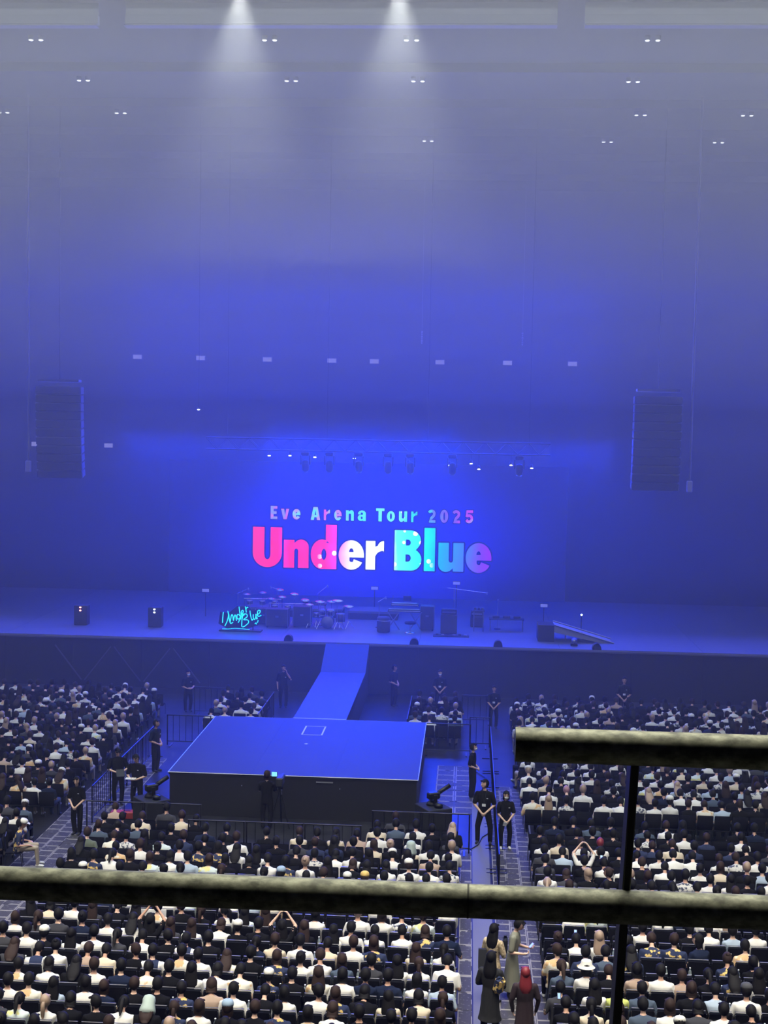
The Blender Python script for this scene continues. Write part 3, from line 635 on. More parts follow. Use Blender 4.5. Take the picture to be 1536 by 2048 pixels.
# tiny lamps of gear in the dark sides
m_red = mat('red_led', (1, .2, .1), .5, em=((1, .35, .25), 5)); m_wl = mat('white_led', (1, 1, 1), .5, em=((.7, .85, 1), 5))
for x, y, z, m, w in ((-17.4, 60, 2.2, m_red, 'small dark rack with two orange lamps on the left side'), (-14.0, 60, 2.2, m_wl, 'small dark rack with white lamps left of the neon sign')):
    e = empty('control_rack', (x, y, z), 0, w, 'rack')
    MB().box((0, 0, .45), (.6, .5, .9), bev=.02).build('body', M_DARKBOX, e)
    for k in (0, .14): MB().ball((0, -.27, .68 + k), (.05, .03, .035), 8, 5).build('lamp', m, e)
e = empty('tripod_light', (5.2, 60.4, Z0), 0, 'tiny white lamp above the sloping ramp', 'stage light')
MB().tube((0, 0, 0), (0, 0, .95), .02).build('pole', M_BLACK, e); MB().ball((0, -.03, 1.0), (.05, .04, .04), 8, 5).build('bulb', m_wl, e)
# pale boxes low behind the instruments
for x, z, y, w in ((-12.4, 3.35, 63.5, 'left of the neon sign'), (-4.45, 3.4, 65.6, 'behind the middle of the stage'), (-.45, 3.75, 65.6, 'above the guitar amplifier'), (3.7, 3.05, 63.5, 'at the right end of the stage')):
    e = empty('small_light_box', (x, y, Z0), 0, 'dim pale lit box on a short pole ' + w, 'stage light', 'dim lit boxes on stage')
    MB().tube((0, 0, 0), (0, 0, z - Z0), .02).build('pole', M_BLACK, e); MB().box((0, 0, z - Z0 + .1), (.36, .08, .17)).build('housing', M_DARKBOX, e)
    MB().box((0, -.05, z - Z0 + .1), (.33, .02, .14)).build('diffuser', mat('dim_face', (.3, .3, .5), .5, em=((.22, .25, .75), .5)), e)

# neon sign: the title in brush script on a dark board
ns = empty('neon_sign', (-10.0, 59.3, Z0), 0, 'cyan neon sign in brush script reading Under Blue on a dark backing', 'sign')
m_neon = mat('neon_cyan', (0, .3, .4), .5, em=((.02, .62, .95), 2.2))
def npx(zx, zy): return (-.88 + (zx - 80) / 400 * 1.78, (490 - zy) / 250 * 1.16)
strokes = [[(103, 310), (98, 355), (95, 408)],
           [(120, 440), (140, 400), (155, 345), (152, 310), (148, 300), (158, 330), (165, 380), (178, 415), (200, 405)],
           [(175, 395), (182, 350), (190, 330), (200, 345), (205, 385), (214, 350), (222, 332), (230, 350), (236, 385)],
           [(262, 255), (268, 300), (280, 370)], [(272, 340), (252, 325), (240, 345), (250, 372), (270, 362), (278, 340)],
           [(285, 330), (305, 300), (298, 285), (285, 300), (290, 335), (315, 330)], [(325, 250), (333, 290), (335, 300), (332, 268), (350, 255)],
           [(255, 405), (285, 350), (300, 335), (292, 380), (290, 440)], [(298, 325), (335, 320), (345, 345), (310, 375), (350, 378), (358, 405), (318, 440), (300, 445)],
           [(372, 290), (378, 330), (392, 378), (402, 370)], [(405, 325), (408, 360), (422, 370), (432, 340), (432, 320), (440, 365), (448, 355)],
           [(445, 325), (468, 308), (475, 285), (458, 282), (448, 300), (455, 340), (485, 330)],
           [(425, 412), (435, 405), (440, 415)], [(455, 380), (450, 398)], [(95, 470), (150, 470), (230, 462), (370, 470)]]
def smooth(p, n=4):
    if len(p) < 3: return p
    out = []
    for i in range(len(p) - 1):
        a, b, c, d = p[max(i - 1, 0)], p[i], p[i + 1], p[min(i + 2, len(p) - 1)]
        for k in range(n):
            t = k / n; out.append(tuple(.5 * (2 * b[j] + (c[j] - a[j]) * t + (2 * a[j] - 5 * b[j] + 4 * c[j] - d[j]) * t * t + (3 * b[j] - a[j] - 3 * c[j] + d[j]) * t ** 3) for j in range(3)))
    return out + [p[-1]]
fr = MB()
bd = [(-1.0, .32), (-.92, .86), (-.55, .80), (-.18, 1.12), (.35, 1.14), (.5, .95), (.92, 1.0), (.98, .7), (.8, .30), (.3, .12), (-.6, .10)]
fr.prism(bd, .03, .07, 0, 'Y').build('backing_board', mat('sign_back', (.003, .004, .03), .6), ns)
for st_ in strokes:
    pts = smooth([(npx(*q)[0], 0, npx(*q)[1]) for q in st_])
    mb = MB().path(pts, .019 if st_[0][1] < 460 else .010, 6)
    for q in pts: mb.ball(q, .019 if st_[0][1] < 460 else .010, 6, 4)
    mb.build('neon_tube', m_neon, ns)
for s in (-.6, .55): MB().tube((s, .08, 0), (s, .08, .4), .025).build('leg', M_BLACK, ns)
MB().box((0, .1, .03), (1.9, .5, .05), bev=.01).build('base', M_DARKBOX, ns)

# ------------------------------------------------------------------ crowd barriers
m_bar = mat('barrier_paint', (.022, .022, .026), .35, .4)
bar_mesh = {}
def barrier(x, y, rz, L, label, h=1.1, nb=None, group='black crowd barriers'):
    e = empty('crowd_barrier', (x, y, 0), rz, label, 'barrier', group)
    k = round(L, 2)
    if k not in bar_mesh:
        bar_mesh[k] = (MB().tube((-L / 2, 0, h), (L / 2, 0, h), .02, n=8).mesh('top_rail', m_bar), MB().tube((-L / 2, 0, .16), (L / 2, 0, .16), .018, n=8).mesh('bottom_rail', m_bar),
                       MB().tube((0, 0, .02), (0, 0, h), .02, n=8).mesh('post', m_bar), MB().tube((0, 0, .16), (0, 0, h), .010, n=6, caps=False).mesh('bar', m_bar),
                       MB().box((0, 0, .012), (.05, .55, .024)).mesh('foot', m_bar))
    t, b, p, v, f = bar_mesh[k]
    link('top_rail', t, e); link('bottom_rail', b, e)
    for s in (-1, 1): link('post', p, e, (s * (L / 2 - .02), 0, 0)); link('foot', f, e, (s * (L / 2 - .15), 0, 0))
    n = nb or max(2, int(L / .22))
    for i in range(1, n): link('bar', v, e, (-L / 2 + L * i / n, 0, 0))
    return e
nthb = ['nearest', 'second', 'third', 'fourth', 'fifth', 'sixth', 'farthest']
for i in range(4): barrier(-10.60, 38.6 + 2 * i, math.pi / 2, 2.0, 'black barrier along the left walkway beside the centre stage, %s of four' % ('nearest', 'second nearest', 'third nearest', 'farthest')[i])
for i in range(7): barrier(.98, 33.8 + 2 * i, math.pi / 2, 2.0, 'black barrier seen end-on along the right walkway, %s of seven' % ('nearest', 'second nearest', 'third nearest', 'middle', 'third farthest', 'second farthest', 'farthest')[i])
barrier(-9.75, 47.05, 0, 1.6, 'black barrier across the left gap behind the centre stage'); barrier(-9.8, 52.1, 0, 1.6, 'black barrier far back at the left gap before the main stage')
barrier(-.55, 47.05, 0, 1.7, 'black barrier behind the centre stage at the seats on its right', nb=3); barrier(.62, 48.2, 0, .75, 'short barrier beside the standing staff at the right gap')
barrier(.55, 52.1, 0, 1.2, 'black barrier far back at the right gap before the main stage')
for i in range(2): barrier(-7.36, 48.5 + 2.1 * i, math.pi / 2, 2.0, 'barrier end-on left of the runway, %s one' % ('nearer', 'farther')[i])
for i in range(2): barrier(-1.98, 48.5 + 2.1 * i, math.pi / 2, 2.0, 'barrier end-on right of the runway, %s one' % ('nearer', 'farther')[i])
for i in range(3): barrier(-6.45 + 1.55 * i, 34.75, 0, 1.52, 'barrier behind the rows in front of the centre stage, %s of three' % ('left', 'middle', 'right')[i])
for i in range(2): barrier(-9.55 + 1.62 * i, 36.15, 0, 1.6, 'barrier at the front left corner of the centre stage, %s piece' % ('left', 'right')[i], nb=3)
for i in range(2): barrier(-1.75 + 1.35 * i, 36.15, 0, 1.33, 'barrier at the front right corner of the centre stage, %s piece' % ('left', 'right')[i], nb=4)

# remote cameras on black stands at the corners of the centre stage
def remote_camera(x, y, rz, label):
    e = empty('remote_camera', (x, y, 0), rz, label, 'camera', 'remote cameras by the centre stage')
    MB().box((0, 0, .42), (.9, .75, .84), bev=.02).build('stand_box', M_FABRIC, e)
    MB().lathe([(.16, .84), (.14, .90), (.08, .98)], (-.1, 0, 0), 14).build('pan_base', M_BLACK, e)
    MB().lathe([(.12, .84), (.12, .93), (.07, .97)], (.22, .05, 0), 12).build('control_unit', M_BLACK, e)
    for q in (-.12, .12): MB().box((q, 0, 1.05), (.03, .12, .26), bev=.01).build('yoke_arm', M_BLACK, e)
    b = MB().box((0, 0, 1.14), (.2, .36, .2), rot(0, 0, 0), bev=.03).build('camera_body', M_BLACK, e)
    MB().lathe([(.06, 0), (.065, .3), (.075, .52)], (0, .05, 1.14), 12, rot(-62, 0, 0)).build('lens', M_BLACK, b)
    return e
remote_camera(-8.85, 37.55, R_(-50), 'black remote camera on a box at the front left corner of the centre stage')
remote_camera(-.78, 37.75, R_(-60), 'black remote camera on a box at the front right corner of the centre stage')
e = empty('floor_case', (-9.75, 38.3, 0), R_(5), 'flat red case on the floor at the feet of the two staff', 'case')
MB().box((0, 0, .10), (.95, .30, .2), bev=.02).build('body', mat('red_case', (.35, .03, .03), .6), e); MB().box((0, 0, .205), (.2, .04, .02)).build('handle', M_BLACK, e)
# cables on the floor
def cable(pts, label, r=.012):
    mb = MB().path([(x, y, r + .014) for x, y in pts], r, 6)
    for x, y in pts: mb.ball((x, y, r + .014), r, 6, 4)
    tag(mb.build('floor_cable', M_BLACK), label, 'cable')
cable([(.35, 45.0), (.55, 44.6), (.8, 44.0), (.72, 43.0), (.6, 42.2), (.66, 41.2), (.62, 40.4)], 'curly black cable lying behind the tallest dark standing staff member', .018)
cable([(-.1, 36.6), (.3, 36.5), (.5, 36.9), (.62, 37.6), (.9, 38.2)], 'black cable curving at the feet of the man with the badge', .016)

# ------------------------------------------------------------------ figures: one continuous remeshed body each
TAGS = ['skin', 'top', 'bottom', 'shoe']
def cap(p0, p1, r0, r1, t): return ('cap', Vector(p0), Vector(p1), r0, r1, t)
def ellp(c, r, t, M=None): return ('ell', Vector(c), r, M, t)
def loft(rings, t, M=None): return ('loft', rings, M, t)
def prim_mb(pr):
    mb = MB()
    if pr[0] == 'cap':
        _, a, b, r0, r1, t = pr; d = (b - a); l = d.length or 1e-4
        M = d.to_track_quat('Z', 'Y').to_matrix(); prof = []
        for k in range(5): q = math.pi / 2 * k / 4; prof.append((max(.0005, r0 * math.sin(q)), -r0 * math.cos(q)))
        ns = int(l / .03)
        for k in range(1, ns): prof.append((r0 + (r1 - r0) * k / ns, l * k / ns))
        for k in range(5): q = math.pi / 2 * (1 - k / 4); prof.append((max(.0005, r1 * math.sin(q)), l + r1 * math.cos(q)))
        mb.lathe(prof, a, 12, M)
    elif pr[0] == 'ell': mb.ball(pr[1], pr[2], 14, 10, pr[3])
    else:
        _, rings, M, t = pr; n = 16; vs = []
        for x, y, z, rx, ry in rings:
            for i in range(n):
                a = 2 * math.pi * i / n; v = Vector((x + rx * math.cos(a), y + ry * math.sin(a), z)); vs.append(M @ v if M is not None else v)
        fs = [(k * n + i, k * n + (i + 1) % n, (k + 1) * n + (i + 1) % n, (k + 1) * n + i) for k in range(len(rings) - 1) for i in range(n)]
        fs += [tuple(range(n - 1, -1, -1)), tuple((len(rings) - 1) * n + i for i in range(n))]
        mb.add(vs, fs, 0, True)
    return mb, pr[-1]
def body_mesh(name, prims, voxel, ratio, ratio_low=None):
    allm = MB(); pts = []
    for pr in prims:
        mb, t = prim_mb(pr); allm.add(mb.v, mb.f, 0, True)
        pts += [(v, t) for v in mb.v]
        for f in mb.f:
            if len(f) == 4: pts.append((tuple(sum(mb.v[i][k] for i in f) / 4 for k in range(3)), t))
    kd = kdtree.KDTree(len(pts))
    for i, (v, t) in enumerate(pts): kd.insert(v, i)
    kd.balance()
    me = allm.mesh('raw', []); o = D.objects.new('raw', me); COL.objects.link(o)
    r = o.modifiers.new('r', 'REMESH'); r.mode = 'VOXEL'; r.voxel_size = voxel
    s = o.modifiers.new('s', 'SMOOTH'); s.factor = .5; s.iterations = 2
    dmod = o.modifiers.new('d', 'DECIMATE'); outs = []
    for rt in ([ratio] + ([ratio_low] if ratio_low else [])):
        dmod.ratio = rt; dg = bpy.context.evaluated_depsgraph_get(); dg.update()
        m2 = D.meshes.new_from_object(o.evaluated_get(dg)); m2.name = name; m2.materials.clear()
        for t in TAGS: m2.materials.append(M_WHITE)
        for p in m2.polygons:
            _, i, _d = kd.find(p.center); p.material_index = TAGS.index(pts[i][1]); p.use_smooth = True
        outs.append(m2)
    D.objects.remove(o); D.meshes.remove(me); return outs if ratio_low else outs[0]

def hand(P, wrist, direction, side, curl=.5, palm=Vector((0, 0, -1)), s=1.0):
    """palm with four fingers and a thumb that leaves its side"""
    d = Vector(direction).normalized(); n = Vector(palm).normalized(); n = (n - d * n.dot(d)).normalized(); w = d.cross(n).normalized() * side
    wr = Vector(wrist); P.append(cap(wr, wr + d * .03 * s, .027 * s, .030 * s, 'skin'))
    for k in (-1.5, -.5, .5, 1.5): P.append(cap(wr + d * .025 * s + w * .010 * k, wr + d * .085 * s + w * .018 * k * s, .014 * s, .0115 * s, 'skin'))
    for k, ln in ((-1.5, .058), (-.5, .072), (.5, .078), (1.5, .070)):
        a = wr + d * .085 * s + w * .018 * k * s; b = a + (d * math.cos(curl) + n * math.sin(curl)) * ln * .55 * s
        c = b + (d * math.cos(curl * 2.2) + n * math.sin(curl * 2.2)) * ln * .5 * s
        P.append(cap(a, b, .0095 * s, .0088 * s, 'skin')); P.append(cap(b, c, .0088 * s, .0075 * s, 'skin'))
    a = wr + d * .03 * s + w * .026 * s; b = a + (d * .6 + w * .7 + n * .3).normalized() * .036 * s; c = b + (d * .95 + n * .35).normalized() * .030 * s
    P.append(cap(a, b, .012 * s, .0105 * s, 'skin')); P.append(cap(b, c, .0105 * s, .009 * s, 'skin'))
def arm(P, sh, el, wr, side, sleeve='short', loose=0.0, palm=(0, 0, -1), curl=.5, t='top', hd=None):
    sh, el, wr = Vector(sh), Vector(el), Vector(wr)
    P.append(cap(sh, sh.lerp(el, .8), .062 + loose, .055 + loose, t))
    P.append(cap(sh.lerp(el, .6), el, .043, .038, 'skin' if sleeve == 'short' else t)); P.append(cap(el, wr, .038 + (0 if sleeve == 'short' else .012), .026 + (0 if sleeve == 'short' else .012), 'skin' if sleeve == 'short' else t))
    hand(P, wr, hd if hd else (wr - el), side, curl, palm)
def head(P, c, M):
    c = Vector(c)
    P.append(ellp(c, (.076, .095, .112), 'skin', M)); P.append(ellp(c + M @ Vector((0, .022, -.060)), (.055, .062, .058), 'skin', M))
    P.append(cap(c + M @ Vector((0, .088, .012)), c + M @ Vector((0, .108, -.022)), .010, .014, 'skin'))
    P.append(cap(c + M @ Vector((-.020, .084, -.056)), c + M @ Vector((.020, .084, -.056)), .009, .009, 'skin'))
    for s in (-1, 1): P.append(ellp(c + M @ Vector((s * .078, -.004, -.005)), (.012, .022, .032), 'skin', M))
def hair_mesh(style, c, M, low=False, key=None):
    """hair as one mesh in body space; style s short, L long, P ponytail, B bun, m bob"""
    c = Vector(c); mb = MB(); n, m = (10, 7) if low else (18, 13)
    q = MB().ball((0, 0, 0), (.101, .118, .130), n, m); off = Vector((0, -.018, .008)); keep = []
    for f in q.f:
        ctr = sum((Vector(q.v[i]) for i in f), Vector()) / len(f)
        face = ctr.y > .035 and ctr.z < .064
        low_ = ctr.z < (-.085 if style != 's' else -.06) and ctr.y > -.02
        if not face and not low_: keep.append(f)
    mb.add([c + M @ (Vector(v) + off) for v in q.v], keep, 0, True)
    for s_ in (-1, 1): mb.ball(c + M @ Vector((s_ * .042, .066, .078)), (.045, .030, .022), 8, 5, M)      # fringe
    if style in 'L':
        rings = [(.097, .085, .03, -.02), (.110, .072, -.08, -.045), (.130, .056, -.18, -.085), (.128, .046, -.28, -.115), (.10, .034, -.36, -.125), (.05, .015, -.41, -.125)]
    elif style == 'm': rings = [(.094, .085, .02, -.005), (.102, .085, -.06, -.01), (.106, .078, -.12, -.018), (.09, .06, -.155, -.02)]
    elif style == 'P': rings = [(.03, .03, .03, -.115), (.040, .038, -.02, -.155), (.042, .036, -.12, -.165), (.035, .028, -.22, -.160), (.012, .012, -.30, -.150)]
    else: rings = None
    if rings:
        nn = 8 if low else 14; vs = []
        for rx, ry, z, y in rings:
            for i in range(nn):
                a = 2 * math.pi * i / nn; rip = 1 + .06 * math.sin(5 * a)
                vs.append(c + M @ Vector((rx * rip * math.cos(a), y + ry * rip * math.sin(a) , z)))
        fs = [(k * nn + (i + 1) % nn, k * nn + i, (k + 1) * nn + i, (k + 1) * nn + (i + 1) % nn) for k in range(len(rings) - 1) for i in range(nn)]
        if style in 'Lm':                                     # leave the face free: drop front faces
            ff = []
            for f in fs:
                ct = M.inverted() @ (sum((vs[i] for i in f), Vector()) / 4 - c)
                if not (ct.y > .025): ff.append(f)
            fs = ff
        fs.append(tuple((len(rings) - 1) * nn + i for i in range(nn))); mb.add(vs, fs, 0, True)
    if style == 'B': mb.ball(c + M @ Vector((0, -.11, .055)), .045, 10, 7)
    return mb
def hat_mesh(kind, c, M):
    c = Vector(c); mb = MB(); up = c + M @ Vector((0, -.010, .035))
    if kind == 'u': mb.lathe([(.17, -.035), (.165, -.03), (.112, .02), (.100, .085), (.085, .105), (.02, .11)], up, 18, M)
    elif kind == 't':
        mb.lathe([(.14, -.26), (.155, -.18), (.118, -.05), (.122, .02), (.10, .08), (.05, .108), (.01, .112)], up, 16, M, sy=1.08)
    else:
        mb.lathe([(.106, -.01), (.110, .03), (.095, .075), (.06, .10), (.012, .108)], up, 16, M, sy=1.12)
        mb.add([up + M @ Vector(v) for v in [(-.075, .08, .004), (.075, .08, .004), (.06, .18, -.012), (-.06, .18, -.012), (-.075, .08, .012), (.075, .08, .012), (.06, .18, -.004), (-.06, .18, -.004)]],
               [(3, 2, 1, 0), (4, 5, 6, 7), (0, 1, 5, 4), (1, 2, 6, 5), (2, 3, 7, 6), (3, 0, 4, 7)])
        mb.ball(up + M @ Vector((0, 0, .11)), .012, 6, 4)
    return mb

M_SKIN = mat('skin', srgb(205, 160, 135), .55); M_SKIN2 = mat('skin_light', srgb(225, 185, 160), .55)
HAIR = {'k': mat('hair_black', (.007, .006, .008), .7, spec=.2), 'b': mat('hair_brown', (.032, .018, .016), .7, spec=.2), 'l': mat('hair_blond', (.36, .25, .18), .5),
        'r': mat('hair_red', (.22, .02, .03), .5), 'p': mat('hair_pink', (.40, .20, .22), .5), 'g': mat('hair_green', (.10, .17, .14), .5)}
HNAME = {'k': 'black', 'b': 'brown', 'l': 'blond', 'r': 'red', 'p': 'pink', 'g': 'green'}
def print_mat(name, a, b, scale, lo, xlim=None, c=None):
    if name in MATS: return MATS[name]
    m = mat(name, a, .85, noise=(scale, b, lo, lo + .04)); nt = m.node_tree; p = nt.nodes['Principled BSDF']
    if xlim:
        tc = [n for n in nt.nodes if n.type == 'TEX_COORD'][0]; cr = [n for n in nt.nodes if n.type == 'VALTORGB'][0]
        sp = nt.nodes.new('ShaderNodeSeparateXYZ'); nt.links.new(tc.outputs['Object'], sp.inputs[0])
        ab = nt.nodes.new('ShaderNodeMath'); ab.operation = 'ABSOLUTE'; nt.links.new(sp.outputs[0], ab.inputs[0])
        gt = nt.nodes.new('ShaderNodeMath'); gt.operation = 'GREATER_THAN'; gt.inputs[1].default_value = xlim; nt.links.new(ab.outputs[0], gt.inputs[0])
        mx = nt.nodes.new('ShaderNodeMix'); mx.data_type = 'RGBA'; nt.links.new(gt.outputs[0], mx.inputs[0]); nt.links.new(cr.outputs[0], mx.inputs[6])
        mx.inputs[7].default_value = (*(c or a), 1); nt.links.new(mx.outputs[2], p.inputs['Base Color'])
    return m
NAVY = (.012, .022, .075); YEL = (.72, .50, .16); WH = (.78, .76, .72)
TOPS = {'W': (mat('cotton_white', WH, .85, noise=(5, (.68, .65, .60), .4, .7)), 'white shirt'), 'C': (mat('cotton_cream', (.66, .56, .42), .85), 'cream shirt'),
        'K': (mat('cotton_black', (.007, .007, .010), .95, spec=.1), 'black shirt'), 'N': (print_mat('navy_yellow_print', NAVY, YEL, 9, .52, .16), 'yellow-printed navy shirt'),
        'n': (mat('cotton_navy', (.012, .018, .045), .95, spec=.1), 'plain navy shirt'), 'T': (print_mat('tie_dye', (.74, .70, .60), (.66, .43, .22), 5, .50), 'tan tie-dye shirt'),
        'G': (mat('cotton_grey', (.05, .05, .06), .9, spec=.1), 'dark grey shirt'), 'Y': (print_mat('yellow_print', (.55, .60, .16), (.12, .16, .10), 14, .58), 'yellow-green shirt'),
        'O': (mat('cotton_olive', (.10, .12, .09), .9), 'olive shirt'), 'B': (mat('cotton_blue_grey', (.06, .085, .13), .9), 'blue-grey shirt'),
        'P': (mat('cotton_beige', (.42, .30, .23), .9), 'beige shirt'), 'S': (mat('cotton_pale_blue', (.38, .46, .56), .9), 'pale blue shirt'),
        'R': (print_mat('raglan', NAVY, (.70, .70, .72), 8, .70, .135, WH), 'white-sleeved navy shirt'), 'F': (print_mat('floral', (.66, .64, .60), (.06, .07, .12), 16, .52), 'white floral shirt'),
        'D': (print_mat('pastel_dye', (.62, .70, .70), (.72, .68, .28), 5, .52), 'pastel tie-dye shirt')}
BOT = [mat('trousers_black', (.008, .008, .011), .95, spec=.1), mat('trousers_denim', (.03, .045, .09), .9), mat('trousers_beige', (.40, .34, .26), .9)]
SHOE = [mat('shoe_black', (.02, .02, .02), .6), mat('shoe_white', (.7, .7, .7), .6)]
M_MASK = mat('face_mask', (.85, .85, .85), .8); M_EYE = mat('eye_dark', (.01, .008, .008), .3); M_LIP = mat('lip', srgb(160, 85, 80), .5)

def dress(o, mats):
    for i, m in enumerate(mats): o.material_slots[i].link = 'OBJECT'; o.material_slots[i].material = m

# ---- seated spectators: six poses shared by every copy
def seated_prims(w=1.0, lean=0.0, hp=-8, hy=0, arms='lap', roll_=0):
    """origin on the floor under the seat, facing +Y"""
    P = []; T = Matrix.Rotation(R_(-lean), 3, 'X') @ Matrix.Rotation(R_(roll_), 3, 'Y'); base = Vector((0, -.03, .465))
    tr = lambda v: base + T @ Vector(v)
    rings = [(0, 0, -.06, .18 * w, .14), (0, 0, .04, .18 * w, .135), (0, -.005, .16, .168 * w, .12), (0, -.01, .30, .192 * w, .125), (0, -.01, .40, .212 * w, .115), (0, 0, .465, .165 * w, .085), (0, .005, .505, .075, .06)]
    P.append(('loft', [(x, y, z, rx, ry) for x, y, z, rx, ry in rings], None, 'top'))
    pr = P.pop(); mb, _ = prim_mb(pr)
    P.append(('raw', [tuple(tr(v)) for v in mb.v], mb.f, 'top'))
    P.append(cap(tr((0, .005, .47)), tr((0, .02, .60)), .048, .046, 'skin'))
    M = Matrix.Rotation(R_(hy), 3, 'Z') @ Matrix.Rotation(R_(-lean * .5 + hp), 3, 'X'); c = tr((0, .02, .59)) + M @ Vector((0, .02, .10)); head(P, c, M)
    for s in (-1, 1):
        hip = Vector((s * .09, 0, .51)); kn = Vector((s * .13, .43, .52)); an = Vector((s * .12, .46, .10))
        P.append(cap(hip, kn, .088, .066, 'bottom')); P.append(cap(kn, an, .062, .045, 'bottom'))
        P.append(cap(an + Vector((0, -.02, -.05)), an + Vector((s * .01, .14, -.065)), .042, .034, 'shoe'))
        sh = tr((s * .185 * w, -.005, .415))
        if arms == 'lap': arm(P, sh, tr((s * (.235 * w), .05, .17)), (s * .07, .24, .63), s, palm=(0, 0, -1), curl=.7)
        elif arms == 'phone': arm(P, sh, tr((s * (.22 * w), .10, .17)), (s * .05, .26, .78), s, palm=(-s, .3, 0), curl=1.0)
        elif arms == 'up': arm(P, sh, Vector((s * .27, .12, 1.10)), (s * .09, .20, 1.32), s, palm=(-s, 0, 0), curl=.9)
        elif arms == 'side': arm(P, sh, tr((s * .27 * w, -.02, .17)), (s * .20, .20, .62), s, curl=.4)
    return P, c, M
_prim_mb = prim_mb
def prim_mb(pr):
    if pr[0] == 'raw': return MB().add(pr[1], pr[2], 0, True), pr[3]
    return _prim_mb(pr)
SPEC = {'a': dict(w=.92, lean=2, hp=-4, arms='lap'), 'b': dict(w=1.08, lean=5, hp=-10, arms='side'), 'c': dict(w=.95, lean=12, hp=-28, arms='phone'),
        'd': dict(w=1.0, lean=4, hp=-6, hy=38, arms='lap', roll_=5), 'e': dict(w=.95, lean=0, hp=4, arms='up'), 'f': dict(w=1.1, lean=26, hp=-30, arms='lap')}
POSE = {}
for k, kw in SPEC.items():
    P, c, M = seated_prims(**kw); hi, lo = body_mesh('seated_body', P, .020, .42, .055)
    POSE[k] = dict(hi=hi, lo=lo, c=c, M=M, hair={s: hair_mesh(s, c, M).mesh('hair', HAIR['k']) for s in 'sLPBm'}, hairlo={s: hair_mesh(s, c, M, True).mesh('hair', HAIR['k']) for s in 'sL'},
                   hat={h: hat_mesh(h, c, M).mesh('hat', M_WHITE) for h in 'wut'})
    if k == 'c' or k == 'e':
        ph = Vector((.0, .30, .86)) if k == 'c' else Vector((0, .25, 1.42)); POSE[k]['phone'] = ph
HATC = {'w': ('w', mat('hat_white', (.75, .73, .66), .85), 'white cap'), 'u': ('u', mat('hat_bucket', (.78, .75, .68), .85), 'white bucket hat'),
        'c': ('w', mat('hat_pale_blue', (.30, .40, .52), .85), 'pale blue cap'), 'd': ('w', mat('hat_grey', (.06, .06, .07), .85), 'dark grey cap'),
        't': ('t', mat('towel_green', (.42, .50, .46), .9), 'head towel'), 'y': ('w', mat('hat_yellow', (.7, .48, .15), .85), 'yellow cap')}
m_phone = mat('phone_body', (.02, .02, .02), .4); m_pscr = mat('phone_screen', (.2, .3, .6), .3, em=((.25, .45, 1.0), .9))
phone_me = None
def phone(loc, rz, tilt, label, scale=1.0):
    e = empty('smartphone', loc, rz, label, 'phone', 'lit phones in the audience'); e.rotation_euler = (R_(tilt), 0, rz)
    MB().box((0, 0, 0), (.07, .01, .13), bev=.004).build('body', m_phone, e); MB().box((0, -.0065, 0), (.05, .003, .10)).build('screen', m_pscr, e)

# ---- one chair with its parts
m_ch = mat('chair_fabric', (.008, .009, .018), .95, spec=.1, bump=.15, bscale=40); m_cf = mat('chair_frame', (.10, .10, .12), .35, .7)
T8 = rot(8, 0, 0)
chair_parts = [('backrest', MB().box((0, -.25, .665), (.445, .045, .41), T8, bev=.018).mesh('backrest', m_ch)), ('seat', MB().box((0, -.03, .43), (.44, .42, .05), bev=.02).mesh('seat', m_ch)),
               ('top_trim', MB().box((0, -.222, .872), (.42, .03, .012), bev=.004).mesh('top_trim', m_cf))]
for s in (-1, 1):
    chair_parts.append(('leg', MB().tube((s * .21, .16, .42), (s * .21, .20, 0), .012, n=6).mesh('leg', m_cf)))
    chair_parts.append(('leg', MB().path([(s * .215, -.30, .84), (s * .215, -.22, .44), (s * .215, -.27, 0)], .012, 6).mesh('leg', m_cf)))
chair_parts.append(('cup_holder', MB().path([(.24, -.02, .44), (.24, .12, .60)], .008, 5).lathe([(.042, .64), (.042, .68)], (.24, .13, 0), 10).mesh('cup_holder', m_cf)))
bottle_body = MB().lathe([(.030, 0), (.033, .01), (.033, .13), (.028, .155), (.013, .19), (.013, .205)], (0, 0, 0), 10)
m_pet = mat('bottle_plastic', (.42, .50, .52), .12, spec=.8); m_pet.node_tree.nodes['Principled BSDF'].inputs['Alpha'].default_value = .75
bottle_me = bottle_body.mesh('water_bottle', m_pet); cap_me = MB().lathe([(.016, .20), (.016, .225)], (0, 0, 0), 10).mesh('bottle_cap', mat('cap_white', (.85, .85, .85), .5))
blabel_me = MB().lathe([(.0338, .05), (.0338, .10)], (0, 0, 0), 10).mesh('bottle_label', mat('label_pale', (.5, .55, .5), .7))

# ------------------------------------------------------------------ the seated audience
def project(x, y, z):
    v = cam.matrix_world.inverted() @ Vector((x, y, z)); return (768 + 2700 * v.x / -v.z, 1024 - 2700 * v.y / -v.z)
def ground(px, py, z):
    d = cam.matrix_world.to_3x3() @ Vector(((px - 768) / 2700, -(py - 1024) / 2700, -1)); t = (z - H) / d.z; return d * t + Vector((0, 0, H))
seats = {}                                     # (block, row, col) -> dict
def add_seat(b, r, c, x, y):
    px, py = project(x, y + .2, 1.0)
    if -190 < px < 1730 and py < 2150: seats[(b, r, c)] = dict(x=x, y=y, px=px, py=py, d=math.hypot(x, y), b=b, r=r, c=c)
for r in range(-1, 16):
    y = 23.2 + .81 * r
    for c in range(20):
        x = -.28 - .48 * c
        if r >= 14 and -6.95 < x < -2.35: continue
        if r == 15 and -7.5 < x < -2.35: continue
        add_seat('centre', r, c, x, y)
    for c in range(24): add_seat('right', r, c, 2.04 + .48 * c, y); add_seat('left', r, c, -11.94 - .48 * c, y)
for r in range(16):
    y = 37.63 + .93 * r
    for c in range(36): add_seat('right', r + 20, c, 2.04 + .48 * c, y); add_seat('left', r + 20, c, -11.94 - .48 * c, y)
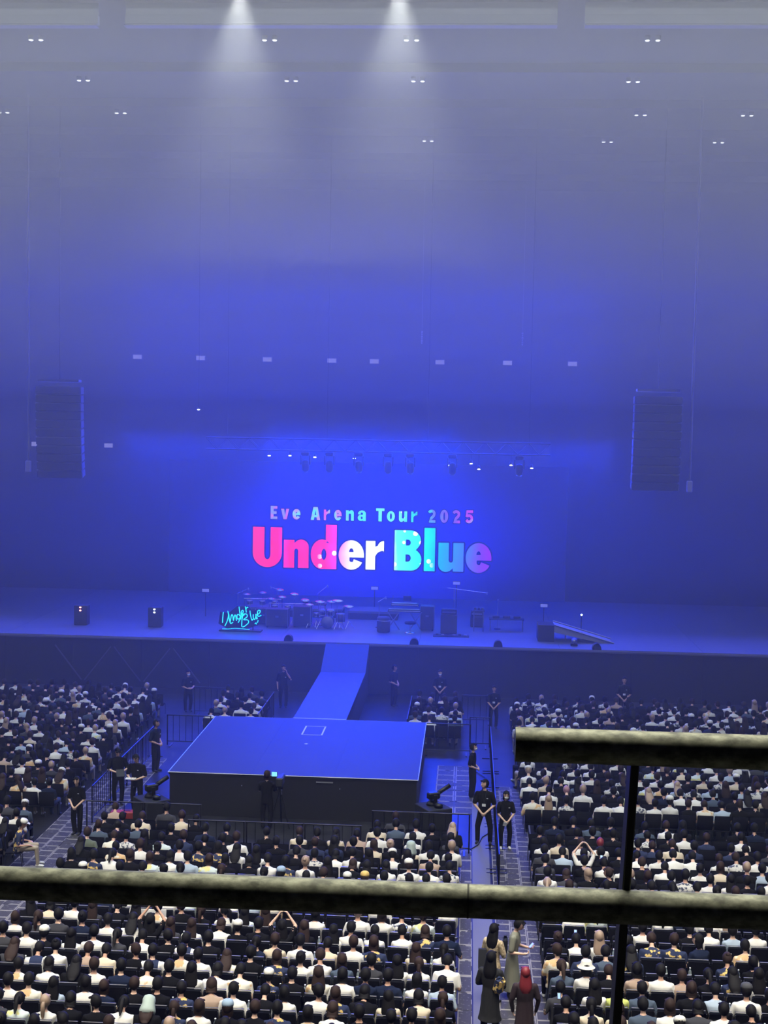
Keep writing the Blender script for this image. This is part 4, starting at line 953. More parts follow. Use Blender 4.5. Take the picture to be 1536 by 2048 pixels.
for r in range(5):
    y = 47.75 + .93 * r
    for c in range(4): add_seat('inner left', r + 40, c, -7.72 - .48 * c, y); add_seat('inner right', r + 40, c, -1.72 + .48 * c, y)

PEOPLE = {
 (0, 1790, 3.84): "170,80,kLKd;320,110,bPG;490,100,ksGa;675,100,bLG;850,150,ksWa;1030,140,kLW;1180,140,kLKe;1330,150,bLG;1500,140,bLW;75,190,ksGa;235,210,ksW;350,225,ksKaw;330,300,ksR;570,240,kLW;765,210,ksWb;940,200,kPG;1085,280,ksWf;1310,240,ksKd;1415,320,ksRb;290,400,kBWc;400,460,kmWc;640,450,bsPc;760,470,bsW;1010,450,bsKd;1160,430,ksRb;1230,330,ksW;1400,470,ksTb;1500,500,kLW;540,330,bsN;700,350,ksCf;110,510,ksTb;180,650,ksTb;310,580,kLS;500,590,kLK;715,570,kmW;890,590,ksnb;1080,600,ksTf;1185,720,ksKb;1000,720,bsK;690,720,bmn;1390,690,ksNb;1480,600,kmW;80,840,kPD;330,810,lPW;300,940,ksK;480,870,kmK;700,840,ksKd;880,880,kPW;1110,830,bLKt;1305,900,bPN;1490,920,bLK;20,680,ksW;500,950,kmN;815,920,bsZ",
 (340, 1790, 3.84): "390,150,bmW;500,250,ksKw;330,240,ksK;590,200,ksK;255,350,ksWb;440,400,bLT;780,330,bsC;870,200,kLKe;1040,200,bLK;1290,200,kLW;1400,190,ksWb;1120,200,kmW;1430,290,bsWb;1220,290,ksC;840,390,bmN;990,370,ksWb;1060,340,kmN;1340,400,bmB;600,480,ksK;680,440,kmW;780,520,ksNw;985,520,kBW;1140,510,bsW;1340,530,kmW;205,500,kLW;430,500,ksTf;350,620,bmP;520,620,ksWb;740,640,ksK;900,660,kmW;1130,640,bLT;1290,660,bmN;1500,620,ksn;150,640,ksW;270,740,bmWa;480,760,bmKac;690,750,bsKb;850,780,ksNb;1060,880,kmC;1140,790,ksWd;1260,810,bmW;180,920,lLK;450,920,kmK;800,920,bmK;1450,920,ksK;510,960,kmW",
 (660, 1790, 5.12): "540,260,bmW;720,260,ksFcc;980,280,bmN;1200,320,ksn;440,390,kmW;740,410,ksWc;840,430,bLC;1170,450,kPW;440,520,bmN;700,580,kLW;920,580,bPW;1190,690,ksWf;900,740,kmW;370,830,ksnb;620,870,kLC;920,900,kmC;1145,900,ksSb;850,1080,ksK;1130,1160,bmP;650,1120,ksK;850,1250,ksKac;250,1220,kmK;40,1090,bmW",
 (1040, 1830, 5.908): "440,180,bBK;680,290,ksWc;880,190,lLW;380,430,bsTd;780,450,ksNb;800,690,kmWau;450,740,ksG;525,870,ksKc;930,930,kLW;860,1120,kPC;700,1130,kmK;1200,1140,bmC;640,1260,ksK;1180,960,ksY",
 (1236, 1830, 5.12): "90,200,ksN;260,110,ksW;390,320,bsN;595,300,bsNb;1095,360,bBN;1340,340,ksTb;190,540,kmP;1410,550,kLW;470,650,ksWb;680,630,bsPb;980,700,ksSc;1240,690,kLN;240,850,ksBb;510,860,bmWb;790,850,bmK;1050,870,ksWb;1360,870,ksWbd;40,1010,bmT;310,1010,bmK;600,1000,ksWw;1140,1040,ksKd;1430,1070,ksK;1510,1010,ksW;920,110,ksW;1150,120,ksS;1370,140,ksW",
 (0, 1600, 3.84): "765,110,ksKb;905,120,ksKb;850,60,bmP;1050,130,bmC;1260,70,ksGb;1410,100,bmC;645,250,bsOb;540,340,kLK;520,430,kmK;860,240,bmT;960,260,ksFb;1230,270,ksDb;830,340,kmT;1080,330,bmW;730,390,ksN;810,440,kPW;1320,390,kmW;1390,330,ksW;1430,240,bmN;190,90,ksWb;110,80,ksW",
 (380, 1620, 2.648): "70,90,ksnb;185,120,ksK;250,125,bmW;400,120,ksKb;575,100,bmC;585,150,ksG;665,130,ksKb;770,110,kLC;875,140,ksP;990,60,ksC;1085,40,bmG;1200,60,ksW;1180,130,kmW;1385,100,lLK;990,130,ksW;970,190,bmC;1170,180,kLCt;1270,230,ksPf;1390,210,lsW;150,190,kmN;240,200,kLW;350,220,kLW;575,210,ksK;660,240,ksF;775,200,kmW;605,285,lBW;510,260,kmN;400,280,ksW;480,330,ksKac;300,280,kmK;180,260,kmK;870,270,bmK;835,330,ksKw;925,340,bsKy;1075,250,ksWw;1040,290,kmW;1270,250,ksWb;1245,320,ksK;1375,300,ksF;40,200,ksN",
 (1040, 1520, 3.097): "165,40,ksW;345,50,ksW;265,80,ksWf;360,90,ksW;445,45,ksW;180,180,ksW;300,150,psK;395,190,lmW;470,110,bLK;570,140,ksF;180,240,lPW;110,290,ksC;425,300,bmP;530,250,ksW;530,300,ksF;140,460,ksW;145,510,ksG;245,500,ksC;385,480,bBW;490,470,rmW;400,550,ksWe;270,560,ksS;150,570,ksG;165,650,ksW;165,730,lPW;300,720,bmG;420,720,lmKd;520,610,ksWc;540,770,ksY;755,110,ksW;965,115,ksW;1240,80,ksW;1165,130,ksS;745,240,ksF;710,240,ksW;845,240,ksW;1010,200,ksWf;1040,250,bmK;1110,230,ksW;1160,265,bsTf;1280,280,ksSf;1300,320,bsP;1385,345,ksP;1480,120,bLW;1345,200,ksK;690,440,ksW;800,460,ksF;820,500,bmN;925,400,bmW;1035,480,ksW;945,500,bmC;1090,540,ksN;735,510,kmN;740,590,ksW;1380,480,ksW;1165,480,bmN;930,550,ksW;890,620,ksW;1090,600,ksW;1230,580,bmW;1335,570,bmF;1235,640,bmC;1110,660,ksW;1165,690,ksWb;1400,640,lsK;1490,620,ksRb;690,690,lsKb;960,740,ksKb;1020,740,ksF;1100,790,ksW;1400,740,ksK;1480,770,ksP",
}
for (ox, oy, sc), txt in PEOPLE.items():
    for it in txt.split(';'):
        zx, zy, code = it.split(','); px, py = ox + float(zx) / sc, oy + float(zy) / sc
        g = ground(px, py, 1.19); best = None
        for k, s in seats.items():
            if 'code' in s: continue
            dd = abs(s['x'] - g.x) + abs(s['y'] + .24 - g.y) * .8
            if dd < .75 and (best is None or dd < best[0]): best = (dd, k)
        if best: seats[best[1]]['code'] = code; seats[best[1]]['dx'] = max(-.08, min(.08, g.x - seats[best[1]]['x']))
rnd = random.Random(11)
def rand_code(near, dark=False):
    h = rnd.choice('kkkkkkkbbbl' if not dark else 'kkkkb'); s = rnd.choice('ssssmmLPB')
    t = rnd.choice('KKKKKnGBNK') if dark else rnd.choice('WWWWWWWCWTSFPWKKKKKKnNGKBDKnKK')
    p = rnd.choice('aaabbbccdf')
    return h + s + t + p + ('w' if not dark and rnd.random() < .06 else '')
for k, s in seats.items():
    if 'code' in s: continue
    near = k[1] < 20
    if near:
        full = k[0] == 'left' or s['py'] > 1700 and s['py'] < 1850
        pr = .42 if (k[0] == 'right' and 4 <= k[1] <= 6) else .60
        if rnd.random() < (.85 if full else pr): s['code'] = rand_code(True, not full)
    elif rnd.random() < .90: s['code'] = rand_code(False)
    if 'code' in s: s['dx'] = rnd.uniform(-.04, .04)
order = sorted(seats.values(), key=lambda s: s['d'])
ncol = {'centre': 'left of right aisle', 'right': 'right of right aisle', 'left': 'left of left aisle', 'inner left': 'left of runway', 'inner right': 'right of runway'}
tens = ['first', 'second', 'third', 'fourth', 'fifth', 'sixth', 'seventh', 'eighth', 'ninth', 'tenth', 'eleventh', 'twelfth', 'thirteenth', 'fourteenth', 'fifteenth', 'sixteenth', 'seventeenth', 'eighteenth', 'nineteenth', 'twentieth']
def ordn(k): return tens[k] if k < 20 else ('twenty-' if k < 29 else 'thirty-') + (tens[(k - 20) % 9])
def where(s):
    if s['r'] >= 40: return 'stage row %s, %s seat %s' % (ordn(s['r'] - 40), ordn(s['c']), ncol[s['b']])
    if s['r'] >= 20: return '%s front row, %s seat %s' % (ordn(s['r'] - 20), ordn(s['c']), ncol[s['b']])
    return '%s row up, %s seat %s' % (ordn(s['r'] + 1), ordn(s['c']), ncol[s['b']])
rail_hide = lambda s: 1740 + s['px'] * .045 < s['py'] < 1775 + s['px'] * .045
stuff = {}                                     # material name -> geometry of the far audience
class Bag:
    def __init__(s): s.co = []; s.fa = []; s.mi = []; s.n = 0; s.mats = []
    def mat(s, m):
        if m not in s.mats: s.mats.append(m)
        return s.mats.index(m)
    def add(s, me, M, mats):
        k = me.name + str(id(me))
        if k not in CACHE:
            co = np.empty(len(me.vertices) * 3, 'f'); me.vertices.foreach_get('co', co); CACHE[k] = (co.reshape(-1, 3), [tuple(p.vertices) for p in me.polygons], [p.material_index for p in me.polygons])
        co, fa, mi = CACHE[k]; A = np.array(M.to_3x3()); b = np.array(M.translation)
        s.co.append(co @ A.T + b); s.fa += [tuple(i + s.n for i in f) for f in fa]; ids = [s.mat(m) for m in mats]; s.mi += [ids[min(i, len(ids) - 1)] for i in mi]; s.n += len(co)
    def build(s, name, label, group=None, cat=None):
        me = D.meshes.new(name); me.from_pydata(np.concatenate(s.co).tolist(), [], s.fa)
        for m in s.mats: me.materials.append(m)
        me.polygons.foreach_set('material_index', s.mi); me.polygons.foreach_set('use_smooth', [True] * len(s.mi)); me.update()
        return tag(link(name, me), label, cat, None, 'stuff')
CACHE = {}
far_people, far_chairs = Bag(), Bag()
POS = {'u': 'e', 'p': 'c'}
n_ch = n_pe = n_bo = 0
styn = {'s': 'short', 'L': 'long', 'P': 'ponytailed', 'B': 'bunned', 'm': 'bobbed'}
for s in order:
    inview = -20 < s['px'] < 1556 and s['py'] < 2075
    x, y = s['x'], s['y'] + .26
    if n_ch < 300 and inview and not rail_hide(s):
        e = empty('folding_chair', (x, y, 0), 0, 'black chair, ' + where(s), 'chair', 'chairs of the audience')
        for nm, me in chair_parts: link(nm, me, e)
        n_ch += 1
    else:
        for nm, me in chair_parts[:2] + chair_parts[3:4] + chair_parts[5:6]: far_chairs.add(me, Matrix.Translation((x, y, 0)), [me.materials[0]])
    if s['r'] < 14 and inview and n_bo < 90 and rnd.random() < .45 and not rail_hide(s):
        b = link('water_bottle', bottle_me, None, (x + .24, y + .13, .66)); tag(b, 'clear water bottle, ' + where(s), 'bottle', 'water bottles at the chairs')
        link('bottle_cap', cap_me, b); link('bottle_label', blabel_me, b); n_bo += 1
    if 'code' not in s: continue
    cd = s['code']; hc, sty, tc_ = cd[0], cd[1], cd[2]; rest = cd[3:]
    pose = None; hat = None
    for ch in rest:
        if ch in 'abcdef' and pose is None and not (ch == 'c' and pose): pose = ch
        elif ch in HATC: hat = ch
    if tc_ == 'Z': tc_ = 'F'
    if rest.endswith('d') and len(rest) == 2: hat = 'd'
    if pose is None: pose = rnd.choice('aabbcf')
    if sty in 'LPB' and pose == 'b': pose = 'a'
    top, tname = TOPS[tc_]; q = POSE[pose]; sc = rnd.uniform(.95, 1.04)
    rz = rnd.uniform(-.12, .12) + (.5 if (pose == 'd' and rnd.random() < .5) else 0); loc = (x + s['dx'], y - .03, 0)
    skin = M_SKIN if rnd.random() < .5 else M_SKIN2; bot = rnd.choice(BOT); shoe = rnd.choice(SHOE)
    if n_pe < 300 and inview and not rail_hide(s):
        o = link('person', q['hi'], None, loc, rz); o.scale = (sc, sc, sc); dress(o, (skin, top, bot, shoe))
        lab = '%s %s-haired spectator in %s%s, %s' % (styn[sty], HNAME[hc], tname, (' and ' + HATC[hat][2]) if hat else '', where(s))
        if len(lab.split()) > 15: lab = '%s-haired spectator%s, %s' % (HNAME[hc], (' in ' + HATC[hat][2]) if hat else ' in ' + tname, where(s))
        tag(o, lab, 'person', 'seated audience')
        hobj = link('hair', q['hair'][sty], o); hobj.material_slots[0].link = 'OBJECT'; hobj.material_slots[0].material = HAIR[hc]
        if hat:
            ho = link('hat' if hat != 't' else 'towel', q['hat'][HATC[hat][0]], o); ho.material_slots[0].link = 'OBJECT'; ho.material_slots[0].material = HATC[hat][1]
        n_pe += 1
    else:
        Mx = Matrix.Translation(loc) @ Matrix.Rotation(rz, 4, 'Z') @ Matrix.Scale(sc, 4)
        far_people.add(q['lo'], Mx, (skin, top, bot, shoe)); far_people.add(q['hairlo']['L' if sty in 'LP' else 's'], Mx, (HAIR[hc],))
        if hat: far_people.add(q['hat'][HATC[hat][0]], Mx, (HATC[hat][1],))
far_people.build('far_audience', 'the rest of the seated audience in the rows farther from the camera', cat='crowd')
far_chairs.build('far_chairs', 'the rest of the black chairs in the rows farther from the camera', cat='chairs')
print('chairs', n_ch, 'people', n_pe, 'bottles', n_bo, 'all seats', len(seats), 'far tris', len(far_people.fa), len(far_chairs.fa))
for px, py, w in ((1151, 1865, 'blue-lit phone held up in the right block under the rail'), (1118, 1992, 'white-lit phone near the right walkway at the picture bottom'), (1160, 1688, 'blue-lit phone raised between the rails in the right block'), (1203, 1715, 'pale-lit phone left of the rail post'), (256, 1705, 'blue-lit phone above the left end of the rail'), (811, 1858, 'lilac-lit phone held by the person in pale blue cap')):
    g = ground(px, py, 1.05); phone((g.x, g.y, 1.05), 0, -35, w)

# ------------------------------------------------------------------ standing staff and visitors
def standing(name, x, y, rz, label, h=1.7, w=1.0, pose='clasp', hair='s', hc='k', mats=None, hp=0, hy=0, dress_=None, legs=.10, sleeve='short', mask=False, badge=False, near=False, lean=0, wide=0.012, extra=None, logo=True):
    """origin between the feet, facing -Y before the turn rz"""
    P = []; w *= 1.06
    T = Matrix.Rotation(R_(lean), 3, 'X'); base = Vector((0, 0, .86)); tr = lambda v: base + T @ Vector(v)
    # facing -Y: front is negative y
    rings = [(0, 0, -.06, .165 * w, .12), (0, 0, .06, .158 * w, .115), (0, 0, .20, .150 * w, .105), (0, .005, .34, .170 * w, .118), (0, .005, .47, .188 * w, .112), (0, 0, .545, .150 * w, .085), (0, -.005, .59, .062, .056)]
    mb, _ = prim_mb(('loft', rings, None, 'top')); P.append(('raw', [tuple(tr(v)) for v in mb.v], mb.f, 'top'))
    P.append(cap(tr((0, 0, .57)), tr((0, -.015, .67)), .046, .044, 'skin'))
    M = Matrix.Rotation(R_(180 + hy), 3, 'Z') @ Matrix.Rotation(R_(-hp), 3, 'X'); c = tr((0, -.015, .67)) + M @ Vector((0, .015, .095)); head(P, c, M)
    P.append(('raw', [tuple(v) for v in prim_mb(('loft', [(0, 0, .76, .15 * w, .115), (0, 0, .90, .165 * w, .12), (0, 0, .98, .150 * w, .11)], None, 'bottom'))[0].v], prim_mb(('loft', [(0, 0, .76, .15 * w, .115), (0, 0, .90, .165 * w, .12), (0, 0, .98, .150 * w, .11)], None, 'bottom'))[0].f, 'top' if dress_ else 'bottom'))
    tb = 'top' if dress_ else 'bottom'
    for s in (-1, 1):
        hip = Vector((s * .085, 0, .86)); kn = Vector((s * (.085 + legs) / 1.5, -.02, .47)); an = Vector((s * legs, .015, .08))
        P.append(cap(hip, kn, .090 + wide * .4, .066 + wide * .8, tb)); P.append(cap(kn, an, .064 + wide * .8, .050 + wide, 'top' if dress_ and dress_ < .3 else 'bottom'))
        P.append(cap(an + Vector((0, .01, -.035)), an + Vector((s * .02, -.15, -.045)), .042, .034, 'shoe'))
    if dress_:
        P.append(('loft', [(0, 0, dress_, .24, .20), (0, 0, .50, .21, .17), (0, 0, .80, .175, .13), (0, 0, 1.0, .150, .11)], None, 'top'))
    for s in (-1, 1):
        sh = tr((s * .172 * w, 0, .485))
        if pose == 'clasp': arm(P, sh, tr((s * .245 * w, -.03, .21)), tr((s * .06, -.20, .03)), -s, sleeve, .012, palm=(-s * .3, 1, 0), curl=.6, hd=(-s * .55, -.1, -.8))
        elif pose == 'hold': arm(P, sh, tr((s * .25 * w, -.03, .22)), tr((s * .10, -.25, .16)), -s, sleeve, .012, palm=(0, 1, -.4), curl=.8, hd=(-s * .7, -.7, .1))
        elif pose == 'back': arm(P, sh, tr((s * .25 * w, .05, .21)), tr((s * .10, -.16, .10)), -s, sleeve, .012, palm=(0, 1, -.4), curl=.6, hd=(-s * .6, -.5, -.4))
        elif pose == 'down': arm(P, sh, tr((s * .25 * w, .01, .20)), tr((s * .24, -.05, -.04)), -s, sleeve, .012, palm=(-s, 0, 0), curl=.5)
        elif pose == 'phone':
            if s > 0: arm(P, sh, tr((s * .22, -.05, .22)), tr((.07, -.33, .28)), -s, sleeve, .012, palm=(0, 0, 1), curl=1.0, hd=(-.1, -1, .15))
            else: arm(P, sh, tr((s * .24, .0, .20)), tr((s * .14, -.26, .20)), -s, sleeve, .012, palm=(0, 0, 1), curl=.8, hd=(.4, -.9, .15))
        elif pose == 'ear':
            if s > 0: arm(P, sh, tr((s * .30, -.08, .30)), tr((.12, -.10, .60)), -s, sleeve, .012, palm=(-1, 0, 0), curl=1.0, hd=(-.1, -.1, 1))
            else: arm(P, sh, tr((s * .25, .01, .20)), tr((s * .23, -.08, -.03)), -s, sleeve, .012, palm=(1, 0, 0), curl=.5)
        elif pose == 'camera': arm(P, sh, tr((s * .24, -.12, .26)), tr((s * .08, -.36, .36)), -s, sleeve, .012, palm=(-s, 0, 0), curl=1.0, hd=(-s * .2, -1, .1))
    me = body_mesh('standing_body', P, .0105 if near else .016, .40 if near else .6)
    o = link(name, me, None, (x, y, 0), rz); f = h / 1.69; o.scale = (f, f, f); dress(o, mats)
    tag(o, label, 'person')
    hm = hair_mesh(hair, c, M).build('hair', HAIR[hc], o)
    ey = MB()
    for s in (-1, 1): MB().ball(c + M @ Vector((s * .032, .084, .012)), (.013, .006, .007), 8, 5, M).build('eye', M_EYE, o)
    for s in (-1, 1): ey.tube(c + M @ Vector((s * .018, .088, .034)), c + M @ Vector((s * .045, .080, .036)), .0035, n=5)
    ey.build('eyebrows', HAIR['k'], o)
    if mask: MB().ball(c + M @ Vector((0, .052, -.052)), (.060, .062, .050), 14, 9, M).build('face_mask', M_MASK, o)
    else: MB().ball(c + M @ Vector((0, .091, -.056)), (.022, .008, .007), 8, 5, M).build('mouth', M_LIP, o)
    if badge:
        MB().box(tr((0, -.145, .22)), (.10, .008, .075), bev=.003).build('name_badge', M_PAPER, o)
        MB().path([tr((-.05, -.06, .585)), tr((-.03, -.128, .42)), tr((0, -.138, .25))], .005, 5).path([tr((.05, -.06, .585)), tr((.03, -.128, .42)), tr((0, -.138, .25))], .005, 5).build('lanyard', M_BLACK, o)
    if logo: MB().box(tr((.085, -.122, .40)), (.045, .006, .02)).build('shirt_logo', M_PAPER, o)
    return o, tr, M, c
KM = (M_SKIN, TOPS['n'][0], BOT[0], SHOE[0])
KM2 = (M_SKIN2, TOPS['K'][0], BOT[0], SHOE[0]); KW = (M_SKIN2, TOPS['K'][0], BOT[0], SHOE[1])
standing('person', .66, 37.15, R_(-8), 'staff man in black shirt with white badge, hands clasped, looking sideways, right walkway', 1.76, 1.05, 'clasp', 's', 'k', KM2, hy=-45, legs=.17, badge=True, near=True)
standing('person', 1.24, 36.75, R_(8), 'staff woman with white mask and white sneakers, hands folded, right walkway', 1.58, .95, 'clasp', 'm', 'k', KW, hp=10, legs=.12, mask=True, near=True)
MB().box((1.24 - .02, 36.50, .76), (.10, .012, .13), rot(20, 12, 0), bev=.003).build('paper_slip', M_PAPER)['category'] = 'paper'
tag(D.objects['paper_slip'], 'small pale card held by the masked staff woman in white sneakers', 'paper')
standing('person', .34, 41.75, R_(78), 'dark-clothed staff member in profile with mask and wide trousers on the right walkway', 1.66, .98, 'back', 's', 'k', KM2, legs=.06, wide=.035, mask=True, near=True, logo=False)
standing('person', 1.18, 51.4, R_(-2), 'staff woman with badge, hands clasped, at the far right gap', 1.60, .95, 'clasp', 's', 'k', KM, badge=True)
standing('person', -.95, 54.0, 0, 'staff woman with white mask and badge behind the seats right of the runway', 1.66, .95, 'clasp', 's', 'k', KM, mask=True, badge=True)
standing('person', 6.35, 53.4, 0, 'staff man with badge, hands clasped, behind the far right crowd', 1.70, 1.0, 'clasp', 's', 'k', KM, badge=True)
standing('person', -7.30, 53.9, R_(5), 'dark-clothed staff member with one hand at the face, left of the runway', 1.70, .95, 'ear', 's', 'k', KM, logo=True)
standing('person', -2.85, 54.8, R_(60), 'dim dark figure standing right of the runway by the main stage', 1.66, .95, 'back', 's', 'k', KM, logo=False)
standing('person', -10.95, 52.6, R_(30), 'dark staff member with mask at the far left gap', 1.62, .95, 'hold', 's', 'k', KM, mask=True)
standing('person', -10.12, 43.5, R_(70), 'dark staff member in profile at the left side of the centre stage', 1.68, 1.0, 'back', 's', 'k', KM, near=True)
standing('person', -10.36, 39.6, R_(20), 'staff man in black bending his head by the left barrier, holding a clipboard', 1.70, 1.08, 'hold', 's', 'k', KM2, hp=35, lean=-8, near=True, logo=False)
standing('person', -9.62, 38.95, R_(-12), 'staff man in black looking at a white paper sheet by the left barrier', 1.72, 1.08, 'hold', 's', 'k', KM2, hp=32, near=True)
tag(MB().box((0, 0, 0), (.30, .21, .008), rot(0, 0, 0)).build('paper_sheet', M_PAPER, None, (-9.74, 38.66, 1.07)), 'white sheet of paper held by the right one of two staff men', 'paper')
tag(MB().box((0, 0, 0), (.24, .30, .012), rot(30, 0, 20)).build('clipboard', M_BLACK, None, (-10.2, 39.25, 1.06)), 'black clipboard held by the staff man bending at the left barrier', 'clipboard')
standing('person', -10.74, 36.6, R_(-6), 'staff woman in dark shirt and long dark trousers, hands clasped, on the left walkway', 1.60, .92, 'clasp', 'm', 'k', KM2, hp=8, legs=.07, wide=.02, near=True)
# camera operator before the centre stage
standing('person', -5.55, 37.75, R_(180), 'camera operator in black with grey-brown hair before the centre stage', 1.64, 1.0, 'camera', 'm', 'b', KM2, logo=False)
e = empty('broadcast_camera', (-5.2, 37.95, 0), 0, 'black broadcast camera with a lit monitor on a tripod before the centre stage', 'camera')
for a in (90, 210, 330): MB().tube((0, 0, 1.12), (.35 * math.cos(R_(a)), .35 * math.sin(R_(a)), .0), .02, n=6).build('leg', M_BLACK, e)
MB().lathe([(.08, 1.10), (.09, 1.22)], (0, 0, 0), 10).build('fluid_head', M_BLACK, e)
cb = MB().box((0, 0, 1.36), (.2, .5, .26), bev=.03).build('camera_body', M_DARKBOX, e); MB().tube((0, .25, 1.36), (0, .5, 1.36), .07, .085, n=12).build('lens', M_BLACK, cb)
MB().box((.08, -.26, 1.10), (.04, .05, .14), rot(10, 0, 15)).build('pan_handle', M_STEEL, cb)
mo = MB().box((-.14, -.2, 1.60), (.17, .03, .15)).build('monitor', M_BLACK, e); MB().box((-.14, -.217, 1.60), (.15, .005, .13)).build('screen', mat('monitor_glow', (.1, .3, .4), .4, em=((.25, .75, 1.0), 1.1)), mo)

# the group of visitors standing in the right walkway at the bottom
standing('person', .72, 26.75, R_(150), 'long-haired woman in a cream lace dress standing in the right walkway', 1.60, .92, 'hold', 'L', 'k', (M_SKIN2, print_mat('cream_lace', (.62, .50, .33), (.40, .30, .18), 22, .5), BOT[2], SHOE[0]), dress_=.45, near=True, logo=False, sleeve='long')
o_, tr_, M__, c__ = standing('person', 1.12, 27.1, R_(75), 'woman in a long grey-green dress bending over her phone in the right walkway', 1.62, .92, 'phone', 'B', 'k', (M_SKIN2, mat('sage_linen', (.22, .22, .17), .9), BOT[0], SHOE[1]), dress_=.18, near=True, hp=30, lean=6, logo=False)
phone((1.50, 27.02, 1.13), R_(-60), -50, 'lilac-backed phone held by the woman in the grey-green dress')
D.objects['smartphone.%03d' % 6].children[0].active_material = mat('lilac_case', (.35, .28, .75), .4)
tag(MB().box((0, 0, 0), (.10, .26, .34), bev=.04).build('shoulder_bag', M_FABRIC, None, (.98, 27.36, .98)), 'small black bag at the back of the woman in the grey-green dress', 'bag')
tag(MB().prism([(-.16, -.02), (.16, 0), (.13, .30), (-.04, .34)], -.08, .08, 0, 'X').build('tote_bag', M_FABRIC, None, (.50, 26.62, .84)), 'black bag hanging at the left of the woman in cream lace', 'bag')
standing('person', .64, 25.15, R_(165), 'woman in dark hooded coat with yellow-printed sleeves, nearest in the right walkway', 1.66, .98, 'hold', 'L', 'k', (M_SKIN2, mat('coat_black', (.014, .014, .017), .9), BOT[0], SHOE[0]), dress_=.40, near=True, logo=False, sleeve='long')
tag(MB().box((0, 0, 0), (.20, .16, .34), rot(10, 12, 0), bev=.06).build('printed_cloth', print_mat('navy_yellow_cloth', NAVY, YEL, 9, .48), None, (.80, 25.02, 1.12)), 'navy and yellow printed cloth bundle held by the dark-coated woman', 'cloth')
standing('person', 1.28, 24.75, R_(185), 'red-haired person in black, nearest the right seats in the right walkway', 1.55, 1.05, 'down', 'L', 'r', (M_SKIN2, mat('coat_dark_red', (.030, .016, .022), .9), mat('skirt_grey', (.06, .06, .065), .9), SHOE[0]), dress_=.35, near=True, logo=False, sleeve='long')

# white banner cloth over two chair backs, partly behind the rail, with dark numerals
bn = empty('banner_cloth', (-6.80, 28.56, .62), 0, 'white banner cloth with dark numerals over two chair backs, under the rail', 'cloth')
MB().box((0, 0, .17), (.82, .02, .36), rot(-8, 0, 0), bev=.006).build('cloth', TOPS['W'][0], bn)
cu = D.curves.new('digits', 'FONT'); cu.body = '12'; cu.size = .17; cu.extrude = .002; cu.offset = .006
to = D.objects.new('tmp', cu); COL.objects.link(to); dg = bpy.context.evaluated_depsgraph_get(); dg.update()
dm = D.meshes.new_from_object(to.evaluated_get(dg)); D.objects.remove(to); D.curves.remove(cu); dm.materials.clear(); dm.materials.append(M_FABRIC)
dm.transform(Matrix.Translation((-.38, -.028, .20)) @ Matrix.Rotation(R_(82), 4, 'X')); link('printed_numerals', dm, bn)
# a man in a white cap sitting sideways on the edge of the left block
P, c, M = seated_prims(w=1.0, lean=6, hp=-12, arms='side'); me = body_mesh('seated_body', P, .018, .5)
o = link('person', me, None, (-11.42, 33.75, 0), R_(-75)); dress(o, (M_SKIN, TOPS['N'][0], BOT[2], SHOE[1])); tag(o, 'man in white cap and beige trousers sitting sideways at the left walkway', 'person')
link('hair', POSE['a']['hair']['s'], o); hat_mesh('w', c, M).build('hat', HATC['w'][1], o)
e = empty('folding_chair', (-11.55, 33.75, 0), R_(-75), 'black chair turned sideways under the man in white cap', 'chair')
for nm, me in chair_parts: link(nm, me, e)

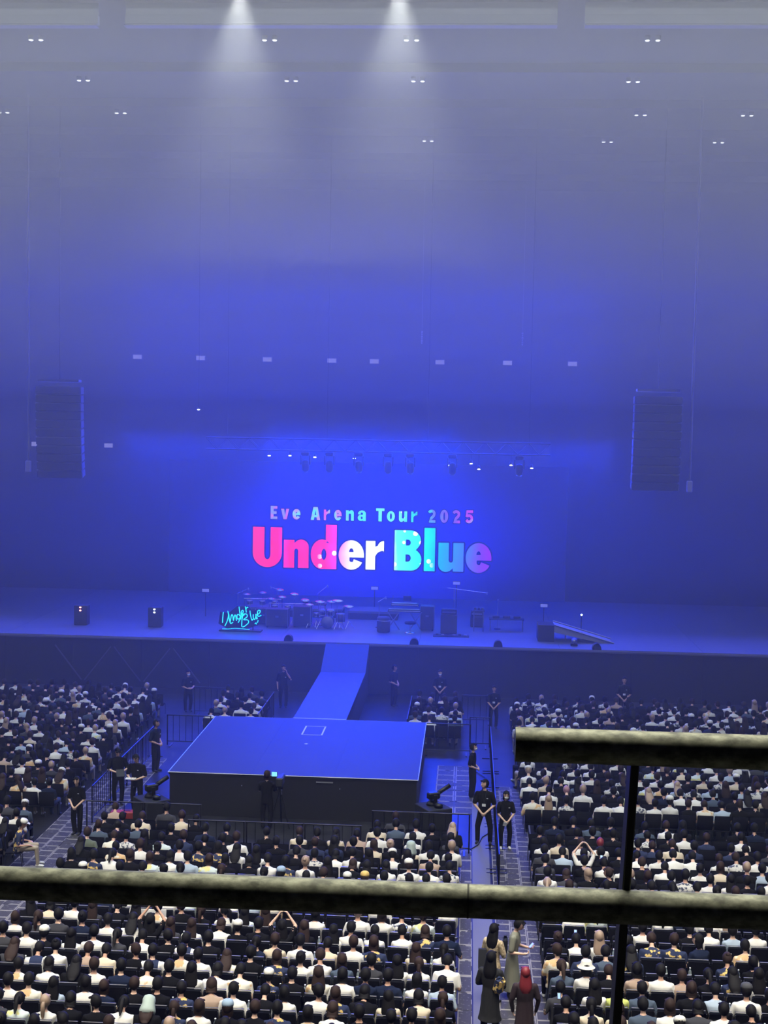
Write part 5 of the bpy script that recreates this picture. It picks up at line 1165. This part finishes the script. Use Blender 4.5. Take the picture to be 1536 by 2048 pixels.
# ------------------------------------------------------------------ balcony with its galvanised rails
m_galv = D.materials.new('galvanised_steel'); m_galv.use_nodes = True; nt = m_galv.node_tree; p = nt.nodes['Principled BSDF']
p.inputs['Metallic'].default_value = .25; p.inputs['Roughness'].default_value = .62
tc = nt.nodes.new('ShaderNodeTexCoord'); n1 = nt.nodes.new('ShaderNodeTexNoise'); n1.inputs['Scale'].default_value = 34; n1.inputs['Detail'].default_value = 5; n1.inputs['Roughness'].default_value = .6
mpg = nt.nodes.new('ShaderNodeMapping'); mpg.inputs['Scale'].default_value = (1, 1.6, 1.6); nt.links.new(tc.outputs['Object'], mpg.inputs[0]); nt.links.new(mpg.outputs[0], n1.inputs['Vector'])
crg = nt.nodes.new('ShaderNodeValToRGB'); crg.color_ramp.elements[0].position = .38; crg.color_ramp.elements[0].color = (.10, .10, .075, 1)
crg.color_ramp.elements[1].position = .66; crg.color_ramp.elements[1].color = (.36, .36, .27, 1); nt.links.new(n1.outputs['Fac'], crg.inputs[0]); nt.links.new(crg.outputs[0], p.inputs['Base Color'])
bmp = nt.nodes.new('ShaderNodeBump'); bmp.inputs['Strength'].default_value = .25; bmp.inputs['Distance'].default_value = .002; nt.links.new(n1.outputs['Fac'], bmp.inputs['Height']); nt.links.new(bmp.outputs[0], p.inputs['Normal'])
rl = empty('guard_rail', (0, 2.0, 10.1), 0, 'mottled galvanised pipe guard rail close to the camera with one thin post', 'railing')
MB().tube((-2.2, 0, .973), (.013, 0, .975), .0252, n=40).build('lower_rail', m_galv, rl)
MB().tube((.0135, 0, .975), (2.2, 0, .976), .0252, n=40).build('lower_rail', m_galv, rl)
MB().tube((.0125, 0, .975), (.0155, 0, .975), .0258, n=40).build('rail_joint', mat('joint_dark', (.05, .05, .04), .7), rl)
MB().tube((.079, 0, 1.2175), (2.2, 0, 1.2155), .0258, n=40).build('upper_rail', m_galv, rl)
m_post = mat('post_steel', (.05, .05, .05), .5, .4)
for x in (.244, 1.75): MB().box((x - .008, .028, .60), (.0125, .046, 1.19), rot(0, 2.2, 0), bev=.002).build('post', m_post, rl)
for x in (-1.9,): MB().box((x, .028, .48), (.0125, .046, .96), bev=.002).build('post', m_post, rl)
struct('trim_3', bxx((-12, -5.9, 9.8), (12, 2.12, 10.1)), mat('balcony_concrete', (.03, .03, .03), .9, noise=(3, (.045, .045, .043), .3, .7)))
struct('trim_4', bxx((-12, -5.9, 8.6), (12, -5.6, 9.8)), m_conc)
for m in D.materials:                          # tiny glowing things are not sampled as lights, only seen
    if m.name != 'led_face': m.cycles.emission_sampling = 'NONE'
